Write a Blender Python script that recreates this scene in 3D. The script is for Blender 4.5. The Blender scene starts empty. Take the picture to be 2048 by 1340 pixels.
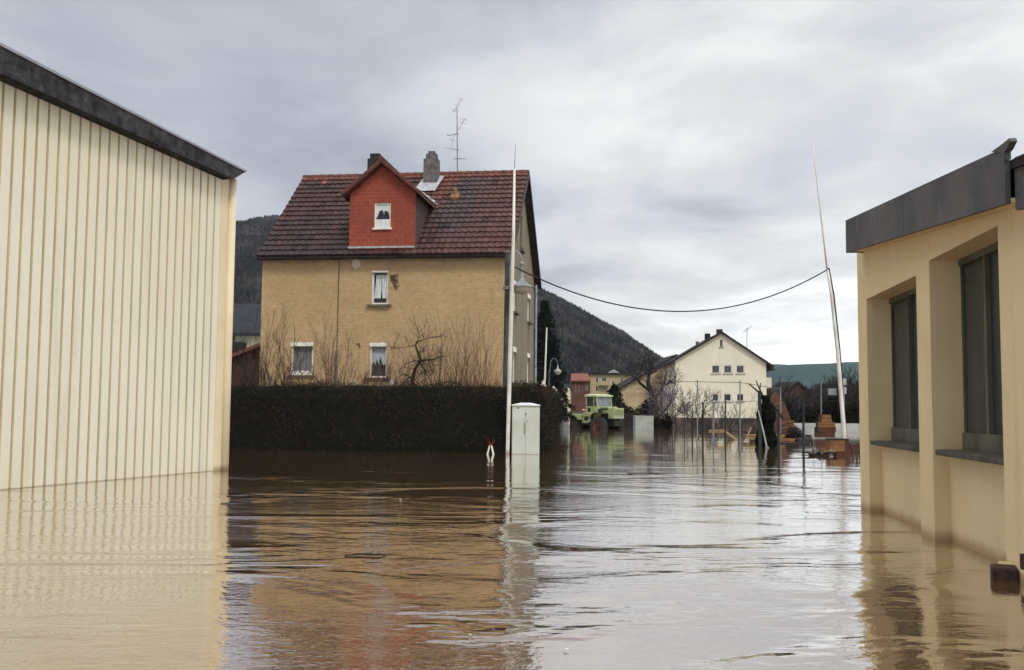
import bpy, math, random
from mathutils import Vector, Matrix
R = math.radians
SC = bpy.context.scene
COL = SC.collection
# ------------------------------------------------------------------ camera, sky, sun, exposure
F = 2000.0                      # focal length in pixels of the 2048 px wide photograph
CAM = Vector((0, 0, 1.3))
PITCH = math.atan(145 / F); ROLL = R(0.5)
_w = Vector((0, math.cos(PITCH), math.sin(PITCH)))
_u0 = Vector((0, -math.sin(PITCH), math.cos(PITCH))); _r0 = Vector((1, 0, 0))
_r = _r0 * math.cos(ROLL) + _u0 * math.sin(ROLL)
_u = _u0 * math.cos(ROLL) - _r0 * math.sin(ROLL)
cd = bpy.data.cameras.new('camera'); cam = bpy.data.objects.new('camera', cd); COL.objects.link(cam)
cd.sensor_width = 36; cd.lens = 36 * F / 2048; cd.clip_start = 0.05; cd.clip_end = 12000
M = Matrix.Identity(4)
for i in range(3):
    M[i][0] = _r[i]; M[i][1] = _u[i]; M[i][2] = -_w[i]; M[i][3] = CAM[i]
cam.matrix_world = M
SC.camera = cam
SC.view_settings.view_transform = 'Standard'; SC.view_settings.look = 'None'
SC.view_settings.exposure = 0.55; SC.view_settings.gamma = 1
SUN_EL, SUN_AZ = R(48), R(160)          # azimuth clockwise from +Y (camera direction)

def ray(px, py): return _w + _r * ((px - 1024) / F) - _u * ((py - 670) / F)
def at(px, py, Y):
    d = ray(px, py); return CAM + d * (Y / d.y)
def G(px, py, z=0.0):
    d = ray(px, py); return CAM + d * ((z - CAM.z) / d.z)
def on_plane(px, py, p0, n):
    d = ray(px, py); return CAM + d * ((p0 - CAM).dot(n) / d.dot(n))

class NT:
    def __init__(s, tree): s.t = tree; tree.nodes.clear()
    def n(s, typ, ins=None, **kw):
        nd = s.t.nodes.new(typ)
        for k, v in kw.items(): setattr(nd, k, v)
        for k, v in (ins or {}).items(): s.set(nd, k, v)
        return nd
    def set(s, nd, k, v):
        so = nd.inputs[k]
        if isinstance(v, tuple) and len(v) == 2 and hasattr(v[0], 'outputs'): s.t.links.new(v[0].outputs[v[1]], so)
        elif hasattr(v, 'outputs'): s.t.links.new(v.outputs[0], so)
        else: so.default_value = v
    def math(s, op, a, b=0.0, clamp=False):
        nd = s.t.nodes.new('ShaderNodeMath'); nd.operation = op; nd.use_clamp = clamp
        s.set(nd, 0, a); s.set(nd, 1, b); return nd
    def mr(s, v, a, b, c, d, smooth=True):
        nd = s.t.nodes.new('ShaderNodeMapRange'); nd.interpolation_type = 'SMOOTHSTEP' if smooth else 'LINEAR'
        s.set(nd, 0, v); s.set(nd, 1, a); s.set(nd, 2, b); s.set(nd, 3, c); s.set(nd, 4, d); return nd
    def mix(s, fac, a, b, mode='MIX'):
        nd = s.t.nodes.new('ShaderNodeMix'); nd.data_type = 'RGBA'; nd.blend_type = mode
        s.set(nd, 0, fac); s.set(nd, 6, a); s.set(nd, 7, b)
        return (nd, 2)
    def ramp(s, fac, stops):
        nd = s.t.nodes.new('ShaderNodeValToRGB'); s.set(nd, 0, fac)
        cr = nd.color_ramp
        while len(cr.elements) < len(stops): cr.elements.new(0.5)
        for e, (p, c) in zip(cr.elements, stops): e.position = p; e.color = c if len(c) == 4 else (*c, 1)
        return nd
def C4(c): return (c[0], c[1], c[2], 1.0)

def make_world():
    w = bpy.data.worlds.new('World'); SC.world = w; w.use_nodes = True
    t = NT(w.node_tree)
    tc = t.n('ShaderNodeTexCoord')
    sp = t.n('ShaderNodeSeparateXYZ', {0: (tc, 'Generated')})
    x, y, z = (sp, 0), (sp, 1), (sp, 2)
    el = t.math('MAXIMUM', z, 0.0)
    den = t.math('ADD', el, 0.13)
    px = t.math('DIVIDE', x, den); py = t.math('DIVIDE', y, den)
    cv = t.n('ShaderNodeCombineXYZ', {0: px, 1: py, 2: 0.0})
    mp = t.n('ShaderNodeMapping', {'Vector': cv, 'Scale': (0.75, 0.62, 1), 'Location': (3.1, 1.4, 0)})
    n1 = t.n('ShaderNodeTexNoise', {'Vector': mp, 'Scale': 0.85, 'Detail': 7.0, 'Roughness': 0.5, 'Distortion': 0.25})
    n2 = t.n('ShaderNodeTexNoise', {'Vector': mp, 'Scale': 2.3, 'Detail': 10.0, 'Roughness': 0.58, 'Distortion': 0.3})
    fwd = t.math('MAXIMUM', y, 0.05)
    az = t.math('DIVIDE', x, fwd)
    f1 = t.mr(n1, 0.33, 0.67, -1.0, 1.0)
    f2 = t.mr(n2, 0.3, 0.7, -1.0, 1.0)
    # luminance of the overcast: darker to the upper left, a bright gap low on the right
    b = t.math('ADD', 0.405, t.mr(az, -0.42, 0.40, 0.0, 0.29))
    low = t.mr(el, 0.02, 0.21, 1.0, 0.0)
    rt = t.mr(az, -0.15, 0.22, 0.25, 1.0)
    b = t.math('ADD', b, t.math('MULTIPLY', t.math('MULTIPLY', low, rt), 0.44))
    band = t.math('MULTIPLY', t.mr(el, 0.20, 0.29, 0.0, 1.0), t.mr(el, 0.29, 0.36, 1.0, 0.0))
    b = t.math('ADD', b, t.math('MULTIPLY', band, 0.09))
    b = t.math('ADD', b, t.math('MULTIPLY', f1, 0.12))
    b = t.math('ADD', b, t.math('MULTIPLY', f2, t.mr(az, -0.3, 0.2, 0.07, 0.19)))
    b = t.math('ADD', b, t.mr(el, 0.40, 0.9, 0.0, 1.0))
    col = t.ramp(t.math('MULTIPLY', b, 0.5), [(0.12, (0.205, 0.215, 0.245)), (0.21, (0.335, 0.35, 0.39)), (0.30, (0.48, 0.495, 0.53)),
                        (0.38, (0.58, 0.585, 0.58)), (0.45, (0.68, 0.68, 0.66)), (0.75, (1.35, 1.39, 1.45)), (1.0, (1.8, 1.84, 1.9))])
    sky = t.n('ShaderNodeTexSky', sky_type='NISHITA', sun_disc=False, sun_elevation=SUN_EL, sun_rotation=SUN_AZ, air_density=1.0, dust_density=3.0)
    c10 = t.n('ShaderNodeVectorMath', {0: col, 3: 10.0}, operation='SCALE')
    m = t.mix(0.92, sky, c10)
    bg = t.n('ShaderNodeBackground', {'Color': m, 'Strength': 0.1})
    t.n('ShaderNodeOutputWorld', {'Surface': bg})
make_world()
sl = bpy.data.lights.new('sun', 'SUN'); sun = bpy.data.objects.new('sun', sl); COL.objects.link(sun)
sl.energy = 1.1; sl.angle = R(14); sl.color = (1.0, 0.965, 0.91)
sd = Vector((math.sin(SUN_AZ) * math.cos(SUN_EL), math.cos(SUN_AZ) * math.cos(SUN_EL), math.sin(SUN_EL)))
sun.rotation_euler = sd.to_track_quat('Z', 'Y').to_euler()

# ------------------------------------------------------------------ materials
def pm(name, c1, c2=None, scale=3.0, rough=0.7, bump=0.0, bscale=30.0, metal=0.0, spec=0.22, stretch=(1, 1, 1),
       dirt=None, dscale=0.7, damt=0.5, tint=False, dstretch=(1, 1, 1), detail=6.0, lo=0.35, hi=0.65, mud=0.0):
    m = bpy.data.materials.new(name); m.use_nodes = True
    t = NT(m.node_tree)
    tc = t.n('ShaderNodeTexCoord')
    mp = t.n('ShaderNodeMapping', {'Vector': (tc, 'Object'), 'Scale': stretch})
    c2 = c2 or tuple(v * 0.8 for v in c1)
    nz = t.n('ShaderNodeTexNoise', {'Vector': mp, 'Scale': scale, 'Detail': detail, 'Roughness': 0.6})
    col = t.mix(t.mr(nz, lo, hi, 0.0, 1.0), C4(c1), C4(c2))
    if dirt:
        mp2 = t.n('ShaderNodeMapping', {'Vector': (tc, 'Object'), 'Scale': dstretch, 'Location': (4.3, 1.7, 2.9)})
        n2 = t.n('ShaderNodeTexNoise', {'Vector': mp2, 'Scale': dscale, 'Detail': 9.0, 'Roughness': 0.65})
        col = t.mix(t.mr(n2, 0.5, 0.72, 0.0, damt), col, C4(dirt))
    if mud:        # brown splash band left just above the flood level
        sp = t.n('ShaderNodeSeparateXYZ', {0: (tc, 'Object')})
        n3 = t.n('ShaderNodeTexNoise', {'Vector': (tc, 'Object'), 'Scale': 6.0, 'Detail': 6.0, 'Roughness': 0.65})
        zt = t.math('ADD', (sp, 2), t.math('MULTIPLY', t.math('SUBTRACT', n3, 0.5), mud))
        col = t.mix(t.mr(zt, 0.0, mud, 0.75, 0.0), col, (0.25, 0.16, 0.08, 1))
    if tint:
        at_ = t.n('ShaderNodeAttribute', attribute_name='tint')
        col = t.mix(1.0, col, (at_, 'Color'), 'MULTIPLY')
    p = t.n('ShaderNodeBsdfPrincipled', {'Base Color': col, 'Roughness': rough, 'Metallic': metal, 'Specular IOR Level': spec})
    if bump:
        bn = t.n('ShaderNodeTexNoise', {'Vector': mp, 'Scale': bscale, 'Detail': 5.0, 'Roughness': 0.6})
        bp = t.n('ShaderNodeBump', {'Height': bn, 'Strength': bump, 'Distance': 0.02})
        t.set(p, 'Normal', bp)
    t.n('ShaderNodeOutputMaterial', {'Surface': p})
    return m

def brick_mat(name, c1, c2, mortar, bw, bh, msize, axis='XZ', bump=0.5, rough=0.85, dirt=None, damt=0.5, dscale=0.6, extra=None, wobble=0.0, top=None, topz=0.0, plainness=0.4, dashes=0.0):
    m = bpy.data.materials.new(name); m.use_nodes = True
    t = NT(m.node_tree)
    tc = t.n('ShaderNodeTexCoord')
    sp = t.n('ShaderNodeSeparateXYZ', {0: (tc, 'Object')})
    u = (sp, 0) if axis == 'XZ' else (sp, 1)
    nzw = t.n('ShaderNodeTexNoise', {'Vector': (tc, 'Object'), 'Scale': 1.3, 'Detail': 4.0})
    zz = t.math('ADD', (sp, 2), t.math('MULTIPLY', t.math('SUBTRACT', nzw, 0.5), wobble))
    cv = t.n('ShaderNodeCombineXYZ', {0: u, 1: zz, 2: 0.0})
    br = t.n('ShaderNodeTexBrick', {'Vector': cv, 'Color1': C4(c1), 'Color2': C4(c2), 'Mortar': C4(mortar), 'Scale': 1.0,
                                    'Mortar Size': msize, 'Mortar Smooth': 0.4, 'Bias': 0.0, 'Brick Width': bw, 'Row Height': bh})
    nz = t.n('ShaderNodeTexNoise', {'Vector': (tc, 'Object'), 'Scale': 5.0, 'Detail': 9.0, 'Roughness': 0.7})
    # uneven pointing: in places the mortar is flush and the joint hardly shows
    nj = t.n('ShaderNodeTexNoise', {'Vector': (tc, 'Object'), 'Scale': 1.1, 'Detail': 8.0, 'Roughness': 0.7})
    plain = t.mix(0.5, C4(c1), C4(c2))
    col = t.mix(t.mr(nj, 0.36, 0.64, plainness, plainness * 0.35), br, plain)
    if dashes:      # short weathered furrows running along the courses
        md = t.n('ShaderNodeMapping', {'Vector': (tc, 'Object'), 'Scale': (2.2, 2.2, 13.0)})
        nd_ = t.n('ShaderNodeTexNoise', {'Vector': md, 'Scale': 1.5, 'Detail': 7.0, 'Roughness': 0.68, 'Distortion': 0.4})
        col = t.mix(t.mr(nd_, 0.54, 0.68, 0.0, dashes), col, C4(mortar))
    nb_ = t.n('ShaderNodeTexNoise', {'Vector': (tc, 'Object'), 'Scale': 0.45, 'Detail': 5.0})
    col = t.mix(t.mr(nb_, 0.35, 0.65, 0.0, 0.4), col, C4(tuple(v * 0.72 for v in c2)))
    col = t.mix(t.mr(nz, 0.3, 0.7, 0.0, 0.55), col, C4(tuple(v * 0.6 for v in c2)))
    if dirt:
        n2 = t.n('ShaderNodeTexNoise', {'Vector': (tc, 'Object'), 'Scale': dscale, 'Detail': 9.0, 'Roughness': 0.7})
        col = t.mix(t.mr(n2, 0.48, 0.72, 0.0, damt), col, C4(dirt))
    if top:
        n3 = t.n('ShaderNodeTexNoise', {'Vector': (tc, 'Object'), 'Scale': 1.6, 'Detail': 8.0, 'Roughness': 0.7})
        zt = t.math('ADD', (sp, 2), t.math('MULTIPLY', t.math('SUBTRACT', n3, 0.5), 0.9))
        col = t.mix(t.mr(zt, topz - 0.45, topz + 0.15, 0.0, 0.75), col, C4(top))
    if extra:      # spalled render near the ground: (z0, z1, colour a, colour b)
        z0, z1, ca, cb = extra
        n4 = t.n('ShaderNodeTexNoise', {'Vector': (tc, 'Object'), 'Scale': 2.2, 'Detail': 8.0, 'Roughness': 0.7})
        zt = t.math('ADD', (sp, 2), t.math('MULTIPLY', t.math('SUBTRACT', n4, 0.5), 3.2))
        n5 = t.n('ShaderNodeTexVoronoi', {'Vector': (tc, 'Object'), 'Scale': 5.0})
        stone = t.mix(t.mr((n5, 'Distance'), 0.1, 0.5, 0.0, 1.0), C4(ca), C4(cb))
        col = t.mix(t.mr(zt, z0, z1, 1.0, 0.0), col, stone)
    p = t.n('ShaderNodeBsdfPrincipled', {'Base Color': col, 'Roughness': rough, 'Specular IOR Level': 0.3})
    h = t.math('ADD', t.math('MULTIPLY', t.math('SUBTRACT', 1.0, (br, 'Fac')), t.mr(nj, 0.4, 0.62, 0.4, 1.0)), t.math('MULTIPLY', nz, 1.3))
    bp = t.n('ShaderNodeBump', {'Height': h, 'Strength': bump, 'Distance': 0.02}); t.set(p, 'Normal', bp)
    t.n('ShaderNodeOutputMaterial', {'Surface': p})
    return m

def glass_mat(name, base, rough=0.08, ior=1.5):
    return pm(name, base, tuple(v * 0.6 for v in base), scale=2.0, rough=rough, spec=0.6)

def plaster(name, c1, c2, dirt, base_dirt=None, bz=0.5):
    m = bpy.data.materials.new(name); m.use_nodes = True
    t = NT(m.node_tree)
    tc = t.n('ShaderNodeTexCoord')
    sp = t.n('ShaderNodeSeparateXYZ', {0: (tc, 'Object')})
    n1 = t.n('ShaderNodeTexNoise', {'Vector': (tc, 'Object'), 'Scale': 0.9, 'Detail': 8.0, 'Roughness': 0.65})
    mp = t.n('ShaderNodeMapping', {'Vector': (tc, 'Object'), 'Scale': (2.5, 2.5, 0.25)})
    n2 = t.n('ShaderNodeTexNoise', {'Vector': mp, 'Scale': 1.6, 'Detail': 8.0, 'Roughness': 0.65})
    col = t.mix(t.mr(n1, 0.35, 0.65, 0.0, 1.0), C4(c1), C4(c2))
    col = t.mix(t.mr(n2, 0.5, 0.8, 0.0, 0.55), col, C4(dirt))
    if base_dirt:
        zt = t.math('ADD', (sp, 2), t.math('MULTIPLY', t.math('SUBTRACT', n2, 0.5), 0.9 * bz))
        col = t.mix(t.mr(zt, 0.0, bz, 0.85, 0.0), col, C4(base_dirt))
    p = t.n('ShaderNodeBsdfPrincipled', {'Base Color': col, 'Roughness': 0.85, 'Specular IOR Level': 0.25})
    bn = t.n('ShaderNodeTexNoise', {'Vector': (tc, 'Object'), 'Scale': 55.0, 'Detail': 6.0, 'Roughness': 0.65})
    bl = t.n('ShaderNodeTexNoise', {'Vector': (tc, 'Object'), 'Scale': 2.5, 'Detail': 3.0})
    h = t.math('ADD', t.math('MULTIPLY', bn, 0.25), t.math('MULTIPLY', bl, 1.0))
    bp = t.n('ShaderNodeBump', {'Height': h, 'Strength': 0.6, 'Distance': 0.02}); t.set(p, 'Normal', bp)
    t.n('ShaderNodeOutputMaterial', {'Surface': p})
    return m

MAT = {}
def mk():
    m = MAT
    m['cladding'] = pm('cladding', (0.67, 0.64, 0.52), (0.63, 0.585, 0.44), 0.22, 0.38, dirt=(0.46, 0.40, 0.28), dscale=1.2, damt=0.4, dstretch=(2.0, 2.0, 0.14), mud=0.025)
    m['cladding_groove_shade'] = pm('cladding_groove_shade', (0.54, 0.47, 0.31), (0.47, 0.40, 0.255), 0.8, 0.5, dirt=(0.33, 0.27, 0.17), damt=0.4, dstretch=(1, 1, 0.3), mud=0.025)  # shade in the cladding grooves, painted as a tan colour
    m['trim_cream'] = pm('trim_cream', (0.66, 0.56, 0.38), (0.60, 0.50, 0.33), 0.8, 0.4, dirt=(0.5, 0.38, 0.22), damt=0.3, dstretch=(1, 1, 0.3), mud=0.14)
    m['fascia_dark'] = pm('fascia_dark', (0.018, 0.018, 0.020), (0.045, 0.045, 0.048), 5.0, 0.8, bump=0.5, bscale=14, dirt=(0.10, 0.10, 0.11), dscale=6.0, damt=0.5, spec=0.1)
    m['roof_sheet'] = pm('roof_sheet', (0.26, 0.28, 0.31), (0.20, 0.22, 0.25), 2.0, 0.5)
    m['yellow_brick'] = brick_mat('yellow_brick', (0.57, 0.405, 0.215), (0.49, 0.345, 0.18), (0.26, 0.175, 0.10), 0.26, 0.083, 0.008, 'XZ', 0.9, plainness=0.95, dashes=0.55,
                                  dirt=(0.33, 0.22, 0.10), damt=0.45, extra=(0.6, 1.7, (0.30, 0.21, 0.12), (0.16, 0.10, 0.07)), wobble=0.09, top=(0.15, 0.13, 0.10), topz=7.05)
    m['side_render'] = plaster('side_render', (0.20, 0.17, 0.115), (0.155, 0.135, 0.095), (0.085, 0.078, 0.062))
    m['red_shingle'] = brick_mat('red_shingle', (0.31, 0.068, 0.034), (0.25, 0.052, 0.028), (0.36, 0.17, 0.12), 0.30, 0.145, 0.007, 'XZ', 0.35, dirt=(0.14, 0.045, 0.035), damt=0.5, dscale=1.2, wobble=0.03)
    m['cheek_slate'] = brick_mat('cheek_slate', (0.10, 0.07, 0.065), (0.085, 0.06, 0.055), (0.05, 0.035, 0.03), 0.3, 0.14, 0.008, 'YZ', 0.3)
    m['roof_tile'] = pm('roof_tile', (1, 1, 1), (0.68, 0.68, 0.72), 9.0, 0.75, bump=0.5, bscale=45, tint=True, dirt=(0.25, 0.28, 0.25), dscale=1.6, damt=0.5)
    m['ridge_tile'] = pm('ridge_tile', (0.17, 0.058, 0.038), (0.07, 0.038, 0.033), 5.0, 0.8, bump=0.4)
    m['gutter_dark'] = pm('gutter_dark', (0.018, 0.017, 0.018), (0.04, 0.038, 0.037), 4.0, 0.6)
    m['zinc'] = pm('zinc', (0.33, 0.35, 0.38), (0.2, 0.21, 0.23), 6.0, 0.45, metal=0.3)
    m['white_paint'] = pm('white_paint', (0.74, 0.72, 0.65), (0.62, 0.59, 0.52), 5.0, 0.55, dirt=(0.35, 0.28, 0.2), dscale=5, damt=0.3)
    m['peeling'] = pm('peeling', (0.72, 0.69, 0.60), (0.16, 0.13, 0.10), 14.0, 0.7, lo=0.5, hi=0.56)
    m['sill_stone'] = pm('sill_stone', (0.16, 0.14, 0.11), (0.09, 0.08, 0.07), 6.0, 0.85, bump=0.4)
    m['red_sill'] = pm('red_sill', (0.17, 0.07, 0.07), (0.09, 0.05, 0.05), 6.0, 0.85, bump=0.4)
    m['glass_dark'] = glass_mat('glass_dark', (0.012, 0.013, 0.015))
    m['glass_grey'] = glass_mat('glass_grey', (0.035, 0.04, 0.045))
    m['curtain'] = pm('curtain', (0.62, 0.64, 0.62), (0.45, 0.47, 0.47), 9.0, 0.9, stretch=(3, 3, 0.3))
    m['curtain_dim'] = pm('curtain_dim', (0.20, 0.20, 0.19), (0.10, 0.10, 0.10), 5.0, 0.9, stretch=(6, 6, 0.2))
    m['lace'] = pm('lace', (0.40, 0.44, 0.46), (0.29, 0.32, 0.34), 12.0, 0.9, stretch=(3, 3, 0.5))
    m['chimney'] = pm('chimney', (0.15, 0.145, 0.14), (0.075, 0.072, 0.07), 5.0, 0.9, bump=0.6, bscale=20)
    m['chimney_black'] = pm('chimney_black', (0.018, 0.017, 0.018), (0.035, 0.032, 0.032), 5.0, 0.9, bump=0.6, bscale=20)
    m['flash_zinc'] = pm('flash_zinc', (0.42, 0.43, 0.44), (0.26, 0.27, 0.28), 7.0, 0.6, metal=0.1)
    m['plug'] = pm('plug', (0.62, 0.58, 0.48), (0.5, 0.45, 0.35), 6.0, 0.9, bump=0.5)
    m['soot'] = pm('soot', (0.06, 0.05, 0.04), (0.10, 0.08, 0.06), 9.0, 0.9)
    m['vent_tile'] = pm('vent_tile', (0.26, 0.14, 0.065), (0.2, 0.10, 0.05), 6.0, 0.8)
    m['pole_white'] = pm('pole_white', (0.66, 0.645, 0.59), (0.50, 0.48, 0.41), 2.0, 0.6, dirt=(0.30, 0.25, 0.17), dscale=2.5, damt=0.5, stretch=(1, 1, 0.5), mud=0.15)
    m['pole_grey'] = pm('pole_grey', (0.06, 0.063, 0.068), (0.03, 0.031, 0.034), 2.0, 0.6, dirt=(0.14, 0.15, 0.16), dscale=1.5, damt=0.6, dstretch=(2, 2, 0.4))
    m['lamp_metal'] = pm('lamp_metal', (0.26, 0.27, 0.27), (0.15, 0.155, 0.15), 5.0, 0.5, metal=0.2)
    m['lamp_glass'] = pm('lamp_glass', (0.42, 0.42, 0.37), (0.32, 0.32, 0.27), 5.0, 0.2, spec=0.6)
    m['cabinet'] = pm('cabinet', (0.50, 0.53, 0.48), (0.44, 0.46, 0.40), 1.2, 0.6, dirt=(0.36, 0.36, 0.24), dscale=1.7, damt=0.55, dstretch=(1.5, 1.5, 0.6), mud=0.02)
    m['cabinet_lid'] = pm('cabinet_lid', (0.62, 0.65, 0.64), (0.5, 0.52, 0.5), 3.0, 0.6)
    m['black'] = pm('black', (0.012, 0.012, 0.013), (0.025, 0.025, 0.025), 5.0, 0.6)
    m['red_paint'] = pm('red_paint', (0.16, 0.014, 0.014), (0.09, 0.01, 0.01), 5.0, 0.5)
    m['hedge_core'] = pm('hedge_core', (0.010, 0.011, 0.009), (0.016, 0.015, 0.012), 6.0, 1.0, spec=0.0)
    m['hedge_leaf'] = pm('hedge_leaf', (0.012, 0.015, 0.009), (0.022, 0.018, 0.013), 2.5, 0.9, spec=0.1, tint=True)
    m['twig'] = pm('twig', (0.055, 0.038, 0.028), (0.095, 0.07, 0.05), 3.0, 0.9)
    m['twig_red'] = pm('twig_red', (0.17, 0.085, 0.06), (0.12, 0.07, 0.05), 3.0, 0.9)
    m['bark_dark'] = pm('bark_dark', (0.020, 0.017, 0.016), (0.036, 0.030, 0.027), 6.0, 0.95, bump=0.5)
    m['bark_violet'] = pm('bark_violet', (0.085, 0.07, 0.095), (0.12, 0.10, 0.12), 3.0, 0.95)
    m['conifer'] = pm('conifer', (0.006, 0.011, 0.008), (0.012, 0.019, 0.012), 3.0, 0.9, spec=0.1, tint=True)
    m['bush_dark'] = pm('bush_dark', (0.009, 0.012, 0.008), (0.018, 0.018, 0.012), 3.0, 0.9, spec=0.1, tint=True)
    m['wood_hill'] = pm('wood_hill', (0.024, 0.025, 0.027), (0.046, 0.041, 0.039), 0.03, 1.0, spec=0.0, tint=True, lo=.42, hi=.58)
    m['hill_floor'] = pm('hill_floor', (0.020, 0.019, 0.020), (0.030, 0.027, 0.025), 0.02, 1.0, spec=0.0)
    m['far_hill'] = pm('far_hill', (0.020, 0.044, 0.042), (0.028, 0.055, 0.048), 0.004, 1.0, spec=0.0)
    m['ground'] = pm('ground', (0.055, 0.045, 0.034), (0.035, 0.032, 0.022), 0.3, 1.0, spec=0.1, bump=0.3, bscale=3)
    m['white_wall'] = plaster('white_wall', (0.64, 0.605, 0.475), (0.59, 0.56, 0.44), (0.45, 0.45, 0.36))
    m['cream_wall'] = plaster('cream_wall', (0.46, 0.38, 0.235), (0.34, 0.26, 0.145), (0.15, 0.10, 0.07))
    m['ochre_wall'] = plaster('ochre_wall', (0.42, 0.33, 0.18), (0.37, 0.29, 0.155), (0.26, 0.20, 0.12))
    m['dark_roof'] = pm('dark_roof', (0.018, 0.017, 0.018), (0.032, 0.03, 0.03), 1.0, 0.95, spec=0.15)
    m['slate_roof'] = pm('slate_roof', (0.022, 0.024, 0.029), (0.036, 0.038, 0.044), 1.0, 0.9, spec=0.08)
    m['red_roof'] = pm('red_roof', (0.20, 0.075, 0.05), (0.14, 0.055, 0.04), 1.0, 0.9)
    m['red_wall'] = pm('red_wall', (0.14, 0.06, 0.04), (0.09, 0.045, 0.032), 0.8, 0.9, dirt=(0.04, 0.035, 0.035), damt=0.6)
    m['brown_wall'] = pm('brown_wall', (0.085, 0.036, 0.026), (0.05, 0.026, 0.022), 0.8, 0.9)
    m['plinth'] = pm('plinth', (0.075, 0.055, 0.046), (0.045, 0.038, 0.036), 0.7, 0.9, dirt=(0.18, 0.15, 0.13), dscale=1.2, damt=0.6, bump=0.4)
    m['rb_wall'] = plaster('rb_wall', (0.71, 0.575, 0.335), (0.66, 0.53, 0.30), (0.50, 0.38, 0.20), base_dirt=(0.36, 0.24, 0.11), bz=0.14)
    m['rb_fascia'] = pm('rb_fascia', (0.115, 0.112, 0.108), (0.075, 0.075, 0.075), 1.5, 0.8, bump=0.3, bscale=18, dirt=(0.17, 0.168, 0.168), dscale=2.0, damt=0.5, dstretch=(1, 1, 0.5))
    m['rb_sill'] = pm('rb_sill', (0.12, 0.11, 0.085), (0.07, 0.068, 0.055), 6.0, 0.9, spec=0.1, bump=0.6, bscale=25, dirt=(0.03, 0.028, 0.02), damt=0.7, dscale=3)
    m['rb_frame'] = pm('rb_frame', (0.13, 0.125, 0.088), (0.085, 0.085, 0.062), 3.0, 0.7, spec=.1, dirt=(0.05, 0.048, 0.036), dscale=3, damt=0.5, stretch=(1, 1, .3))
    m['rb_glass'] = pm('rb_glass', (0.028, 0.033, 0.032), (0.045, 0.052, 0.049), 2.0, 0.35, spec=0.3, dirt=(0.018, 0.021, 0.022), dscale=1.5, damt=0.7, stretch=(9, 9, 0.25))
    m['old_brick'] = pm('old_brick', (0.10, 0.05, 0.04), (0.04, 0.025, 0.022), 9.0, 0.9, bump=0.9, bscale=25)
    m['green_paint'] = pm('green_paint', (0.36, 0.405, 0.19), (0.27, 0.31, 0.145), 3.5, 0.5, dirt=(0.13, 0.12, 0.075), dscale=3.5, damt=0.8)
    m['green_pale'] = pm('green_pale', (0.42, 0.48, 0.27), (0.34, 0.40, 0.21), 4.0, 0.5)
    m['tyre'] = pm('tyre', (0.022, 0.023, 0.024), (0.04, 0.04, 0.04), 6.0, 0.9, bump=0.5)
    m['rim_red'] = pm('rim_red', (0.22, 0.055, 0.03), (0.10, 0.032, 0.022), 8.0, 0.7)
    m['tractor_glass'] = pm('tractor_glass', (0.16, 0.19, 0.21), (0.10, 0.12, 0.14), 3.0, 0.1, spec=0.7)
    m['chassis'] = pm('chassis', (0.02, 0.02, 0.02), (0.04, 0.038, 0.034), 6.0, 0.8)
    m['dark_green'] = pm('dark_green', (0.03, 0.08, 0.025), (0.02, 0.05, 0.02), 4.0, 0.6)
    m['lamp_warm'] = pm('lamp_warm', (0.8, 0.72, 0.5), (0.7, 0.6, 0.4), 4.0, 0.3)
    m['grille'] = pm('grille', (0.17, 0.22, 0.12), (0.10, 0.13, 0.08), 5.0, 0.6)
    m['new_wood'] = pm('new_wood', (0.20, 0.098, 0.036), (0.14, 0.066, 0.028), 2.0, 0.8, stretch=(1, 1, 6), dirt=(0.06, 0.032, 0.02), damt=0.7, dscale=3)
    m['brown_wood'] = pm('brown_wood', (0.090, 0.038, 0.021), (0.055, 0.025, 0.016), 2.0, 0.85, stretch=(1, 1, 6), dirt=(0.025, 0.016, 0.013), damt=0.8, dscale=3)
    m['pale_wood'] = pm('pale_wood', (0.27, 0.19, 0.075), (0.18, 0.12, 0.05), 2.0, 0.8, stretch=(2, 1, 6), dirt=(0.06, 0.04, 0.02), damt=0.6, dscale=2)
    m['wet_wood'] = pm('wet_wood', (0.022, 0.017, 0.014), (0.014, 0.012, 0.011), 4.0, 0.7, bump=0.5)
    m['grey_metal'] = pm('grey_metal', (0.22, 0.24, 0.25), (0.13, 0.14, 0.15), 4.0, 0.6, metal=0.1)
    m['green_post'] = pm('green_post', (0.022, 0.032, 0.033), (0.016, 0.022, 0.023), 4.0, 0.7)
    m['wire'] = pm('wire', (0.14, 0.15, 0.155), (0.09, 0.095, 0.1), 4.0, 0.7)
    m['concrete'] = pm('concrete', (0.36, 0.37, 0.34), (0.28, 0.29, 0.26), 2.0, 0.85)
    m['foam'] = pm('foam', (0.52, 0.47, 0.38), (0.42, 0.35, 0.25), 9.0, 0.9, bump=0.8, bscale=40)
    m['cable'] = pm('cable', (0.012, 0.012, 0.013), None, 4.0, 0.6)
    m['cloth_grey'] = pm('cloth_grey', (0.28, 0.29, 0.31), (0.12, 0.12, 0.13), 3.0, 0.9)
mk()

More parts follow.
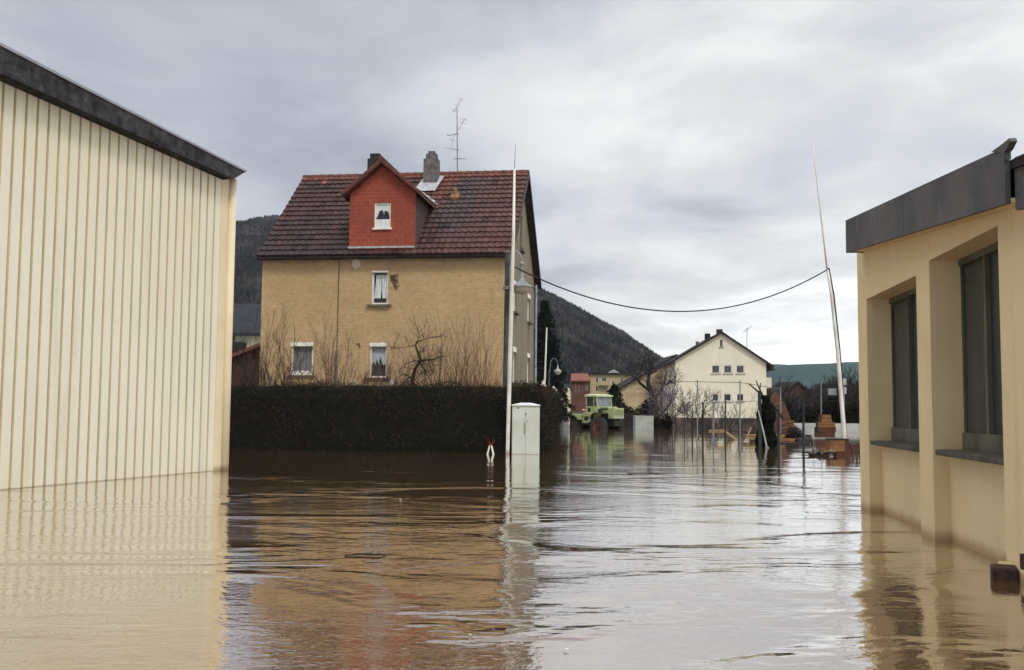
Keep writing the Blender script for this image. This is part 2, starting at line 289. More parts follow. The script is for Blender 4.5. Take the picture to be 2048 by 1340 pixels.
# ------------------------------------------------------------------ mesh helpers
class MB:
    def __init__(s): s.v = []; s.f = []; s.mi = []; s.t = []; s.m = 0; s.tc = (1, 1, 1); s.use_t = False
    def face(s, pts):
        b = len(s.v); s.v.extend([tuple(p) for p in pts]); s.f.append(tuple(range(b, b + len(pts)))); s.mi.append(s.m); s.t.append(s.tc)
    def addf(s, idx): s.f.append(tuple(idx)); s.mi.append(s.m); s.t.append(s.tc)
    def box(s, x0, x1, y0, y1, z0, z1):
        s.hexa([(x0, y0, z0), (x1, y0, z0), (x1, y1, z0), (x0, y1, z0), (x0, y0, z1), (x1, y0, z1), (x1, y1, z1), (x0, y1, z1)])
    def hexa(s, p):
        b = len(s.v); s.v.extend([tuple(q) for q in p])
        for q in ((0, 3, 2, 1), (4, 5, 6, 7), (0, 1, 5, 4), (1, 2, 6, 5), (2, 3, 7, 6), (3, 0, 4, 7)): s.addf([b + i for i in q])
    def prism(s, pts, vec):                      # polygon (CCW seen from outside) pushed along vec
        n = len(pts); b = len(s.v); vec = Vector(vec)
        s.v.extend([tuple(p) for p in pts]); s.v.extend([tuple(Vector(p) + vec) for p in pts])
        s.addf(range(b, b + n)); s.addf(reversed(range(b + n, b + 2 * n)))
        for i in range(n):
            j = (i + 1) % n; s.addf((b + j, b + i, b + n + i, b + n + j))
    def beam(s, a, b, w, h, up=(0, 0, 1)):
        a = Vector(a); b = Vector(b); d = (b - a).normalized(); u = Vector(up)
        if abs(d.dot(u)) > 0.95: u = Vector((1, 0, 0))
        x = d.cross(u).normalized() * w / 2; y = x.cross(d).normalized() * h / 2
        s.hexa([a - x - y, a + x - y, a + x + y, a - x + y, b - x - y, b + x - y, b + x + y, b - x + y])
    def tube(s, pts, rad, n=8, cap=True):
        pts = [Vector(p) for p in pts]; rings = []
        if not hasattr(rad, '__len__'): rad = [rad] * len(pts)
        px = None
        for i, p in enumerate(pts):
            d = (pts[min(i + 1, len(pts) - 1)] - pts[max(i - 1, 0)])
            if d.length < 1e-9: d = Vector((0, 0, 1))
            d.normalize()
            if px is None:
                px = d.cross(Vector((0, 0, 1)) if abs(d.z) < 0.9 else Vector((1, 0, 0)))
            px = (px - d * px.dot(d)); px.normalize(); py = d.cross(px)
            b = len(s.v); rings.append(b)
            for k in range(n):
                a = 2 * math.pi * k / n; q = p + (px * math.cos(a) + py * math.sin(a)) * rad[i]; s.v.append(tuple(q))
        for i in range(len(rings) - 1):
            for k in range(n):
                k2 = (k + 1) % n; s.addf((rings[i] + k, rings[i] + k2, rings[i + 1] + k2, rings[i + 1] + k))
        if cap:
            s.addf(reversed(range(rings[0], rings[0] + n))); s.addf(range(rings[-1], rings[-1] + n))
    def lathe(s, prof, n=20, c=(0, 0, 0), axis='z', cap=True):
        rings = []
        for r, h in prof:
            b = len(s.v); rings.append(b)
            for k in range(n):
                a = 2 * math.pi * k / n; x, y = r * math.cos(a), r * math.sin(a)
                q = (x, y, h) if axis == 'z' else ((x, h, y) if axis == 'y' else (h, x, y))
                s.v.append((q[0] + c[0], q[1] + c[1], q[2] + c[2]))
        for i in range(len(rings) - 1):
            for k in range(n):
                k2 = (k + 1) % n; s.addf((rings[i] + k, rings[i] + k2, rings[i + 1] + k2, rings[i + 1] + k))
        if cap:
            s.addf(reversed(range(rings[0], rings[0] + n))); s.addf(range(rings[-1], rings[-1] + n))
    def build(s, name, mats, parent=None, smooth=False, bevel=0):
        me = bpy.data.meshes.new(name); me.from_pydata(s.v, [], s.f); 
        if not isinstance(mats, (list, tuple)): mats = [mats]
        for m in mats: me.materials.append(MAT[m] if isinstance(m, str) else m)
        me.polygons.foreach_set('material_index', s.mi)
        if smooth: me.polygons.foreach_set('use_smooth', [True] * len(s.f))
        if s.use_t:
            ca = me.color_attributes.new('tint', 'FLOAT_COLOR', 'CORNER'); buf = []
            for f, c in zip(s.f, s.t): buf.extend((c[0], c[1], c[2], 1.0) * len(f))
            ca.data.foreach_set('color', buf)
        me.validate(); me.update()
        o = bpy.data.objects.new(name, me); COL.objects.link(o); o.parent = parent
        if bevel:
            b = o.modifiers.new('bevel', 'BEVEL'); b.width = bevel; b.segments = 2; b.limit_method = 'ANGLE'
        return o
def tag(o, label=None, cat=None, group=None, kind=None):
    if label: o['label'] = label
    if cat: o['category'] = cat
    if group: o['group'] = group
    if kind: o['kind'] = kind
    return o
def thing(name, loc, rz, label, cat, group=None):
    o = bpy.data.objects.new(name, None); COL.objects.link(o); o.location = loc; o.rotation_euler = (0, 0, rz)
    o.empty_display_size = 0.3
    return tag(o, label, cat, group)
def frame(loc, rz):
    m = Matrix.Translation(Vector(loc)) @ Matrix.Rotation(rz, 4, 'Z'); return m, m.inverted()

def wall(mb, u0, u1, z0, top, holes=(), depth=0.15, ucuts=(), P=None):
    """wall in the u-z plane, outward normal -y (P maps (u, d, z) to the mesh; d>0 goes inwards). holes: (u0,u1,z0,z1)"""
    P = P or (lambda u, d, z: (u, d, z))
    us = sorted(set([u0, u1] + [h[0] for h in holes] + [h[1] for h in holes] + list(ucuts)))
    zs = sorted(set([z0] + [h[2] for h in holes] + [h[3] for h in holes]))
    for a, b in zip(us[:-1], us[1:]):
        if b - a < 1e-6: continue
        ta, tb = top(a), top(b); c = (a + b) / 2
        cz = [z for z in zs if z < min(ta, tb) - 1e-4]
        for i, z in enumerate(cz):
            last = i == len(cz) - 1
            za, zb = (ta, tb) if last else (cz[i + 1], cz[i + 1])
            zc = z + 1e-3
            if any(h[0] < c < h[1] and h[2] - 1e-6 <= z and zc < h[3] for h in holes): 
                continue
            mb.face([P(a, 0, z), P(b, 0, z), P(b, 0, zb), P(a, 0, za)])
    for h in holes:
        a, b, z, y = h; d = depth
        mb.face([P(a, 0, z), P(a, d, z), P(b, d, z), P(b, 0, z)][::-1])
        mb.face([P(a, 0, y), P(a, d, y), P(b, d, y), P(b, 0, y)])
        mb.face([P(a, 0, z), P(a, d, z), P(a, d, y), P(a, 0, y)])
        mb.face([P(b, 0, z), P(b, d, z), P(b, d, y), P(b, 0, y)][::-1])

def window(parent, hole, P, depth=0.15, fr='white_paint', fw=0.07, glass='glass_dark', mull=0, transom=None, sill='sill_stone', sill_over=0.1,
           box=0.0, curtain=None, cmat='curtain', sproj=0.09, label=None, jamb=True, sillh=0.06):
    """frame sits in the opening, pane 4 cm behind its face; curtain polygon (in 0..1 of the pane) in front of dark room"""
    a, b, z, y = hole; W = b - a; H = y - z
    def bx(mb, u0, u1, d0, d1, z0, z1):
        mb.hexa([P(u0, d0, z0), P(u1, d0, z0), P(u1, d1, z0), P(u0, d1, z0), P(u0, d0, z1), P(u1, d0, z1), P(u1, d1, z1), P(u0, d1, z1)])
    d0 = depth * 0.35; d1 = depth - 0.004
    m = MB(); e = 0.003
    bx(m, a + e, a + fw, d0, d1, z + e, y - e); bx(m, b - fw, b - e, d0, d1, z + e, y - e)
    bx(m, a + fw, b - fw, d0 + .002, d1, z + e, z + fw); bx(m, a + fw, b - fw, d0 + .002, d1, y - fw, y - e)
    for i in range(mull):
        u = a + W * (i + 1) / (mull + 1); bx(m, u - fw * .35, u + fw * .35, d0 + .004, d1, z + fw, y - fw)
    if transom: bx(m, a + fw, b - fw, d0 + .006, d1, z + H * transom - fw * .35, z + H * transom + fw * .35)
    f = m.build('window', fr, parent)
    if label: f['label'] = label
    m = MB(); dp = d1 - 0.02
    m.face([P(a + fw, dp, z + fw), P(b - fw, dp, z + fw), P(b - fw, dp, y - fw), P(a + fw, dp, y - fw)])
    g = m.build('pane', glass, f)
    if box:
        m = MB(); bx(m, a + e * 2, b - e * 2, -0.02, d0 - .003, y - box, y - e * 2); m.build('shutter_box', 'white_paint', f)
    if curtain:
        for ci, poly in enumerate(curtain):
            m = MB(); dd = dp - 0.006 - ci * 0.003
            m.face([P(a + fw + p[0] * (W - 2 * fw), dd, z + fw + p[1] * (H - 2 * fw)) for p in poly])
            m.build('curtain', cmat, f)
    if sill:
        m = MB(); bx(m, a - sill_over, b + sill_over, -sproj, d0 - 0.004, z - sillh, z - 0.002)
        m.build('sill', sill, f)
    return f

def grow(mb, p, d, L, r, lv, rng, nb=4, spread=0.7, up=0.15, segs=5, wob=0.25, ratio=0.62, rr=0.55, minr=0.004, sides=5):
    p = Vector(p); d = Vector(d).normalized(); pts = [p.copy()]; rad = [r]; dirs = [d.copy()]
    for i in range(segs):
        d = (d + Vector((rng.uniform(-1, 1), rng.uniform(-1, 1), rng.uniform(-1, 1))) * wob + Vector((0, 0, up))).normalized()
        p = p + d * (L / segs); pts.append(p.copy()); dirs.append(d.copy())
        rad.append(max(minr, r * (1 - 0.55 * (i + 1) / segs)))
    if lv == 0: rad[-1] = minr * 0.6
    mb.tube(pts, rad, sides if lv > 1 else 3, cap=False)
    if lv <= 0: return
    for k in range(nb):
        t = 1 if k == 0 else rng.uniform(0.3, 0.98)
        i = min(segs - 1, int(t * segs)); q = pts[i].lerp(pts[i + 1], t * segs - i) if t < 1 else pts[-1]
        dd = dirs[i]; s = dd.cross(Vector((rng.uniform(-1, 1), rng.uniform(-1, 1), rng.uniform(-1, 1)))).normalized()
        sp = spread * rng.uniform(0.6, 1.3) * (0.5 if k == 0 else 1)
        nd = (dd * math.cos(sp) + s * math.sin(sp))
        grow(mb, q, nd, L * ratio * rng.uniform(0.7, 1.25), max(minr, rad[min(i + 1, segs)] * rr * (1.3 if k == 0 else 1)), lv - 1, rng, nb, spread, up, max(3, segs - 1), wob, ratio, rr, minr, sides)

def leaf(mb, c, size, rng, asp=0.6, nrm=None):
    n = nrm if nrm is not None else Vector((rng.gauss(0, 1), rng.gauss(0, 1), rng.gauss(0, 1))).normalized()
    a = n.cross(Vector((rng.gauss(0, 1), rng.gauss(0, 1), rng.gauss(0, 1)))).normalized(); b = n.cross(a)
    a = a * size / 2; b = b * size * asp / 2
    mb.face([c - a, c - b, c + a, c + b])

# ------------------------------------------------------------------ ground, water, hills
def gz(x, y):
    if y < 105: return -1.2
    t = min(1, (y - 105) / 60); z = -1.2 + 1.7 * t
    return z + max(0, y - 165) * 0.004
def make_ground():
    m = MB(); xs = [-6000, -1500, -600, -300] + [i * 30 for i in range(-8, 9)] + [300, 600, 1500, 6000]
    ys = [-3000, -300, -40, 0, 40, 80, 105, 120, 135, 150, 165, 200, 260, 340, 500, 900, 2000, 6000]
    nx = len(xs)
    for y in ys:
        for x in xs: m.v.append((x, y, gz(x, y)))
    for j in range(len(ys) - 1):
        for i in range(nx - 1): m.addf((j * nx + i, j * nx + i + 1, (j + 1) * nx + i + 1, (j + 1) * nx + i))
    tag(m.build('ground', 'ground', smooth=True), 'dark wet valley floor under and behind the flood', kind='structure')
make_ground()
def water_mat():
    m = bpy.data.materials.new('flood_water'); m.use_nodes = True; MAT['flood_water'] = m
    t = NT(m.node_tree)
    tc = t.n('ShaderNodeTexCoord')
    def noise(sx, sy, sc, det=3.0, rough=0.5, dist=0.0, rot=0.0):
        mp = t.n('ShaderNodeMapping', {'Vector': (tc, 'Object'), 'Scale': (sx, sy, 1), 'Rotation': (0, 0, rot)})
        return t.n('ShaderNodeTexNoise', {'Vector': mp, 'Scale': sc, 'Detail': det, 'Roughness': rough, 'Distortion': dist})
    swell = noise(0.40, 0.70, 0.8, 4.0, 0.55, 1.1, 0.25)         # slow uneven swells and eddies
    cur = noise(0.55, 1.0, 2.0, 3.0, 0.5, 1.6, -0.3)             # curling current lines
    rip = noise(0.38, 1.0, 4.2, 4.0, 0.6, 0.8, -0.1)             # ripples lying across the view
    fine = noise(0.8, 1.0, 15.0, 3.0, 0.55, 0.3, 0.2)            # short cross chop that breaks up reflections
    rough_patch = t.mr(noise(0.16, 0.34, 1.0, 5.0, 0.55, 0.6), 0.40, 0.62, 0.12, 1.0)      # ruffled and calmer patches
    sp = t.n('ShaderNodeSeparateXYZ', {0: (tc, 'Object')})
    eddy = t.mr(noise(0.22, 0.4, 1.0, 4.0, 0.5, 0.8, 0.4), 0.45, 0.62, 0.25, 1.0)
    h = t.math('ADD', t.math('MULTIPLY', t.math('MULTIPLY', swell, 0.72), eddy), t.math('MULTIPLY', t.math('MULTIPLY', rip, 0.10), rough_patch))
    h = t.math('ADD', h, t.math('MULTIPLY', t.math('MULTIPLY', cur, 0.16), eddy))
    h = t.math('ADD', h, t.math('MULTIPLY', fine, t.math('ADD', 0.030, t.math('MULTIPLY', rough_patch, 0.020))))
    far = t.mr((sp, 1), 7.0, 34.0, 1.0, 0.15)       # the flood is calmer away in the sheltered street
    bp = t.n('ShaderNodeBump', {'Height': h, 'Strength': far, 'Distance': 0.056})
    mud = noise(0.35, 0.8, 0.6, 6.0, 0.6, 0.3)
    col = t.mix(t.mr(mud, 0.35, 0.65, 0.0, 1.0), (0.182, 0.100, 0.043, 1), (0.135, 0.074, 0.032, 1))
    foam = t.n('ShaderNodeTexNoise', {'Vector': t.n('ShaderNodeMapping', {'Vector': (tc, 'Object'), 'Scale': (0.8, 2.6, 1)}), 'Scale': 1.9, 'Detail': 8.0, 'Roughness': 0.62, 'Distortion': 0.8})
    fm = t.mr(foam, 0.735, 0.77, 0.0, 0.35)
    col = t.mix(fm, col, (0.5, 0.46, 0.38, 1))
    df = t.n('ShaderNodeBsdfDiffuse', {'Color': col, 'Normal': bp})
    gl = t.n('ShaderNodeBsdfGlossy', {'Color': (0.97, 0.965, 0.95, 1), 'Roughness': 0.055, 'Normal': bp})
    lw = t.n('ShaderNodeLayerWeight', {'Blend': 0.5, 'Normal': bp})
    fac = t.math('MULTIPLY', t.mr((lw, 'Facing'), 0.46, 0.94, 0.05, 0.96, False), t.math('SUBTRACT', 1.0, fm))
    ms = t.n('ShaderNodeMixShader', {0: fac, 1: df, 2: gl})
    t.n('ShaderNodeOutputMaterial', {'Surface': ms})
water_mat()
m = MB(); m.face([(-700, -200, 0), (700, -200, 0), (700, 158, 0), (-700, 158, 0)])
tag(m.build('flood_water', 'flood_water'), 'brown rippled flood water covering the whole street', kind='structure')

rng = random.Random(5)
RIDGE = [(-900, 470), (-200, 430), (250, 425), (440, 446), (480, 444), (515, 436), (545, 432), (640, 436), (720, 455), (900, 505), (1000, 540), (1078, 577), (1110, 592), (1160, 618), (1200, 642),
         (1240, 662), (1280, 690), (1320, 716), (1345, 732), (1400, 765), (1460, 800), (1530, 830)]
def ridge_y(px):
    for (a, ya), (b, yb) in zip(RIDGE[:-1], RIDGE[1:]):
        if a <= px <= b: return ya + (yb - ya) * (px - a) / (b - a)
    return RIDGE[-1][1]
def hill_pt(px, t):         # t 0 = foot (y 330), 1 = ridge (y 900), beyond 1 = falling behind
    Y = 330 + 570 * t
    top = at(px, ridge_y(px) + 12, 900)
    foot = at(px, 815, 330)
    x = foot.x + (top.x - foot.x) * min(t, 1) + (top.x * 0.1 * (t - 1) if t > 1 else 0)
    s_ = math.sin(min(t, 1) * math.pi / 2) ** 0.75
    if t <= 1: z = 1.2 + (max(top.z, 2.0) - 1.2) / 900 * Y * s_ * (1 - .07 * (1 - t) * (1 + math.sin(px * .03 + t * 5)))
    else: z = 1.2 + (max(top.z, 2.0) - 1.2) * (1 - (t - 1) * 0.9)
    return Vector((x, Y, z))
def make_hill():
    m = MB(); cols = list(range(-900, 1541, 30)); rows = [i / 14 for i in range(0, 22)]
    for tt in rows:
        for px in cols: m.v.append(tuple(hill_pt(px, tt)))
    n = len(cols)
    for j in range(len(rows) - 1):
        for i in range(n - 1): m.addf((j * n + i, j * n + i + 1, (j + 1) * n + i + 1, (j + 1) * n + i))
    tag(m.build('hill', 'hill_floor', smooth=True), 'dark wooded hill sloping down to the right behind the houses', kind='structure')
    w = MB(); w.use_t = True
    for k in range(46000):
        px = rng.uniform(400, 570) if k % 5 == 0 else (rng.uniform(570, 1040) if k % 4 == 0 else (rng.uniform(100, 400) if k % 13 == 0 else rng.uniform(1040, 1500)))
        t = rng.random() ** 0.8
        if k % 7 == 0: t = rng.uniform(0.93, 1.02)
        c = hill_pt(px, t); h = rng.uniform(4.5, 8.0) * (0.62 + 0.45 * t)
        if px > 1330 and t > .6: h *= .7
        g = rng.uniform(0.35, 1.9) * (1 + .45 * math.sin(px * .045 + t * 9) * math.sin(px * .017 - t * 21)); cc = rng.random()
        w.tc = (g, g * 0.98, g) if cc < 0.65 else ((g * 0.75, g * 0.95, g * 0.75) if cc < 0.85 else (g * 1.3, g * 1.15, g * 1.05))
        for q in range(3):                     # a bare crown: thin upright fans of twigs
            a = rng.uniform(0, math.pi); r = rng.uniform(0.3, 1.1) * (.5 + .5 * t); dx, dy = math.cos(a) * r, math.sin(a) * r
            o = c + Vector((rng.uniform(-2, 2), rng.uniform(-2, 2), 0)); hh = h * rng.uniform(0.55, 1)
            w.face([o + Vector((0, 0, -1)), o + Vector((dx, dy, hh * rng.uniform(.5, .7))), o + Vector((dx * .3, dy * .3, hh)), o + Vector((-dx, -dy, hh * rng.uniform(.5, .8)))])
    tag(w.build('hill_woods', 'wood_hill'), 'bare winter woods covering the dark hillside', 'woods', kind='stuff')
make_hill()
def make_far_hill():
    m = MB(); cols = list(range(1380, 2501, 35)); D = 2600
    prof = lambda px: 733 - 7 * math.sin((px - 1500) / 160 * 1.3) if px < 1700 else 727 + (px - 1700) * 0.02
    rows = [(1500, 1.0), (1900, .35), (2300, .12), (2600, 0.0), (3200, .3)]
    for Y, dz in rows:
        for px in cols:
            p = at(px, prof(px), D); z = p.z * (1 - dz) ; m.v.append((p.x * Y / D, Y, z + (5 * math.sin(px * .03) if dz == 0 else 0)))
    n = len(cols)
    for j in range(len(rows) - 1):
        for i in range(n - 1): m.addf((j * n + i, j * n + i + 1, (j + 1) * n + i + 1, (j + 1) * n + i))
    tag(m.build('far_hill', 'far_hill', smooth=True), 'distant green-blue hill on the right skyline', kind='structure')
make_far_hill()
def thicket():              # dark undergrowth and bare brush on the far bank, right of the white house
    w = MB(); w.use_t = True; r = random.Random(9)
    for k in range(9000):
        px = r.uniform(1535, 1790); Y = r.uniform(150, 300)
        c = at(px, 800, Y); c.z = gz(c.x, Y)
        topy = 768 if px < 1640 else 752 - (px - 1640) * 0.05
        hmax = max(1.5, (at(px, topy + r.uniform(-6, 14), Y).z - c.z)); h = hmax * r.uniform(0.5, 1)
        if Y < 200: h *= .75
        g = r.uniform(0.5, 1.3); w.tc = (g, g, g)
        for q in range(5):
            a = r.uniform(0, math.pi); rr = r.uniform(.15, .9); o = c + Vector((r.uniform(-1.2, 1.2), r.uniform(-1, 1), h * r.uniform(0, .35)))
            dx, dy = math.cos(a) * rr, math.sin(a) * rr; hh = h * r.uniform(.35, .65)
            w.face([o, o + Vector((dx, dy, hh * .6)), o + Vector((dx * .4, dy * .4, hh)), o + Vector((-dx * .6, -dy * .6, hh * .5))])
    tag(w.build('far_thicket', 'wood_hill'), 'dark bare scrub along the far bank to the right of the white house', 'scrub', kind='stuff')
thicket()

# ------------------------------------------------------------------ ribbed metal hall on the left
def make_hall():
    W1 = G(451, 940); W0 = G(0, 980); d = (W1 - W0).normalized(); rz = math.atan2(d.y, d.x)
    T, Ti = frame(W1, rz)
    hall = thing('metal_hall', W1, rz, 'cream ribbed metal hall with dark roof edge standing in the flood on the left', 'industrial building')
    n = Vector((d.y, -d.x, 0))
    def L(px, py, off): return Ti @ on_plane(px, py, W1 + n * off, n)
    b1, b0 = L(468, 358, 0.28), L(0, 146, 0.28); t1, t0 = L(490, 344, 0.28), L(0, 92, 0.28)
    kb = (b1.z - b0.z) / (b1.x - b0.x); kt = (t1.z - t0.z) / (t1.x - t0.x)
    zb = lambda u: b1.z + kb * (u - b1.x); ztp = lambda u: t1.z + kt * (u - t1.x)
    ul = -9.5
    m = MB(); u = -0.40; pitch = 0.222; prof = []; z0 = -1.3
    while u > ul:
        prof += [(u, 0.0), (u - 0.172, 0.0), (u - 0.182, 0.036), (u - 0.210, 0.036)]; u -= pitch
    us = prof
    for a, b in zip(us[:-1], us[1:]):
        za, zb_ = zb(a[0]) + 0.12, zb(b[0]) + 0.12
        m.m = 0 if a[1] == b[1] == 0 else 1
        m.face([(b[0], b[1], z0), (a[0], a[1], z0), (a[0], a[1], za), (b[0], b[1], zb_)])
    m.build('wall_cladding', ['cladding', 'cladding_groove_shade'], hall)
    m = MB()
    m.hexa([(-0.40, -0.012, z0), (-0.165, -0.012, z0), (-0.165, .05, z0), (-0.40, .05, z0), (-0.40, -0.012, zb(-.4) + .1), (-0.165, -0.012, zb(-.165) + .1), (-0.165, .05, zb(-.165) + .1), (-0.40, .05, zb(-.4) + .1)])
    m.build('corner_panel', 'trim_cream', hall)
    m = MB(); m.lathe([(0.088, z0), (0.088, zb(0) + .1)], 20, (-0.075, -0.02, 0)); m.build('corner_pipe', 'trim_cream', hall, smooth=True)
    # closed body behind
    m = MB(); D = 11.0
    m.face([(0.0, .06, z0), (0.0, D, z0), (0.0, D, zb(0) + .1), (0, .06, zb(0) + .1)])
    m.face([(ul, .06, z0), (ul, D, z0), (ul, D, zb(ul) + .1), (ul, .06, zb(ul) + .1)][::-1])
    m.face([(ul, D, z0), (ul, D, zb(ul) + .1), (0, D, zb(0) + .1), (0, D, z0)])
    m.build('rear_wall', 'cladding', hall)
    m = MB(); e = b1.x
    m.hexa([(ul, -.28, zb(ul)), (e, -.28, zb(e)), (e, -.24, zb(e)), (ul, -.24, zb(ul)), (ul, -.28, ztp(ul)), (t1.x, -.28, ztp(t1.x)), (t1.x, -.24, ztp(t1.x)), (ul, -.24, ztp(ul))])
    m.hexa([(ul, -.24, zb(ul) + .004), (e, -.24, zb(e) + .004), (e, .0, zb(e) + .004), (ul, .0, zb(ul) + .004), (ul, -.24, zb(ul) + .03), (e, -.24, zb(e) + .03), (e, .0, zb(e) + .03), (ul, .0, zb(ul) + .03)])
    m.build('fascia', 'fascia_dark', hall)
    m = MB(); e2 = t1.x
    m.hexa([(ul, -.30, ztp(ul) + .002), (e2 + .03, -.30, ztp(e2 + .03) + .002), (e2 + .03, D + .2, ztp(e2 + .03) + .002), (ul, D + .2, ztp(ul) + .002),
            (ul, -.30, ztp(ul) + .05), (e2 + .03, -.30, ztp(e2 + .03) + .04), (e2 + .03, D + .2, ztp(e2 + .03) + .04), (ul, D + .2, ztp(ul) + .05)])
    m.build('roof', 'roof_sheet', hall)
make_hall()

# ------------------------------------------------------------------ yellow brick house
HC = at(1010, 640, 37.0); HC.z = 0; HRZ = R(-7.9)
HT, HTi = frame(HC, HRZ)
hx = Vector((math.cos(HRZ), math.sin(HRZ), 0)); hy = Vector((-math.sin(HRZ), math.cos(HRZ), 0))
def HP(px, py, d=0.0): return HTi @ on_plane(px, py, HC + hy * d, hy)      # point on the plane d metres behind the front
def HS(px, py, d=0.0): return HTi @ on_plane(px, py, HC + hx * d, hx)      # point on the right gable plane
def make_house():
    H = thing('brick_house', HC, HRZ, 'three-storey yellow brick house with dark red tiled roof and red dormer behind the hedge', 'house')
    Wl = HP(522, 640).x; DP = 9.3; zb = -0.6
    ze = HP(770, 512).z + .10; eo = 0.30
    zr = HP(830, 345, DP / 2).z - .25
    k = (zr - ze) / (DP / 2)                                    # slope through the wall top
    lw = [(HP(a, 0).x, HP(b, 0).x, HP(0, c).z, HP(0, d).z) for a, b, c, d in ()]
    def hole(x0, x1, y0, y1, d=0): a = HP(x0, y1, d); b = HP(x1, y0, d); return (a.x, b.x, a.z, b.z)
    w1 = hole(742, 777, 541, 609); w2 = hole(580, 627, 684, 750); w3 = hole(738, 774, 685, 755)
    I = lambda u, d, z: (u, d, z)
    m = MB(); wall(m, Wl, 0, zb, lambda u: ze, [w1, w2, w3], 0.2, P=I)
    m.build('front_wall', 'yellow_brick', H)
    S = lambda u, d, z: (-d, u, z)
    def shole(uc, w, z0, z1): return (uc - w / 2, uc + w / 2, z0, z1)
    z_first = (w1[2] - .05, w1[3] - .1); z_gr = (w3[2] - .1, w3[3])
    sw = [shole(2.7, .95, *z_first), shole(7.3, .95, *z_first), shole(2.7, .95, *z_gr), shole(7.3, .95, *z_gr)]
    at0 = HS(1044, 500).z; at1 = HS(1044, 432).z
    aw = shole(4.5, .8, at0, at1)
    top = lambda u: ze + k * min(u, DP - u)
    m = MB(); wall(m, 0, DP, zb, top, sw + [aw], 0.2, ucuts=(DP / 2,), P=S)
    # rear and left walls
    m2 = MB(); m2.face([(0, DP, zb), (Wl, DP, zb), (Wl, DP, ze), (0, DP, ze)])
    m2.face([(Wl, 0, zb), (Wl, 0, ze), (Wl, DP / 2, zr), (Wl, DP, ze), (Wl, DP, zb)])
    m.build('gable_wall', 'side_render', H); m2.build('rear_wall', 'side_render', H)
    # windows
    window(H, w1, I, 0.2, fw=.07, box=.07, curtain=[[(0.0, 0.16), (.50, 0.16), (.56, .55), (.48, .93), (.15, .93), (.08, .5)], [(.62, .16), (1, .16), (1, .93), (.50, .93), (.60, .6)]],
           sill_over=.13, sproj=.14, sillh=.08, label='upstairs window with half-drawn white curtains')
    window(H, w2, I, 0.2, fw=.075, glass='glass_grey', box=.16, curtain=[[(0, .0), (.31, .0), (.31, 1), (0, 1)], [(.33, 0), (.64, 0), (.64, 1), (.33, 1)], [(.66, 0), (1, 0), (1, 1), (.66, 1)]], cmat='curtain_dim',
           sill_over=.08, sproj=.1, label='wide ground-floor window with grey curtains')
    mm = MB(); mm.box(w2[0] + .02, w2[1] - .02, -.03, .06, w2[2], w2[2] + .17); mm.build('peeling_sill_board', 'peeling', H)
    window(H, w3, I, 0.2, fw=.06, box=.15, glass='glass_grey', curtain=[[(0, .34), (.10, .46), (.22, .34), (.36, .52), (.48, .36), (.50, .36), (.58, .62), (.72, .38), (.86, .34), (1, .48), (1, 1), (0, 1)][::1]], cmat='lace',
           sill='red_sill', sill_over=.16, sproj=.1, sillh=.07, label='ground-floor window with zigzag lace curtain')
    for i, h in enumerate(sw): window(H, h, S, 0.2, fw=.08, box=.2, sill_over=.06, sproj=.16, sillh=.09)
    window(H, aw, S, 0.2, fw=.05, fr='sill_stone', sill_over=.05, sproj=.14, sillh=.14)
    # roof slabs
    ov = 0.28; xl, xr = Wl - .10, ov; y0, y1, yr = -eo, DP + eo, DP / 2
    zf = lambda y: ze + k * y if y < yr else ze + k * (DP - y)
    m = MB(); th = .16
    for ya, yb in ((y0, yr), (yr, y1)):
        m.hexa([(xl, ya, zf(ya)), (xr, ya, zf(ya)), (xr, yb, zf(yb)), (xl, yb, zf(yb)), (xl, ya, zf(ya) + th), (xr, ya, zf(ya) + th), (xr, yb, zf(yb) + th), (xl, yb, zf(yb) + th)])
    rf = m.build('roof', 'gutter_dark', H)
    # tiles: every tile its own curved piece in the mesh, tinted by weathering
    r = random.Random(3); sl = math.hypot(yr + eo, k * (yr + eo)); nc = 17; ch = sl / nc
    dy, dz = (yr + eo) / sl, k * (yr + eo) / sl
    m = MB(); m.use_t = True; tw = .245; nt = int((xr - xl) / tw) + 1; tw = (xr - xl) / nt
    prof = [(0, .012), (.18, .032), (.38, .034), (.55, .012), (.8, .004), (1.0, .010)]
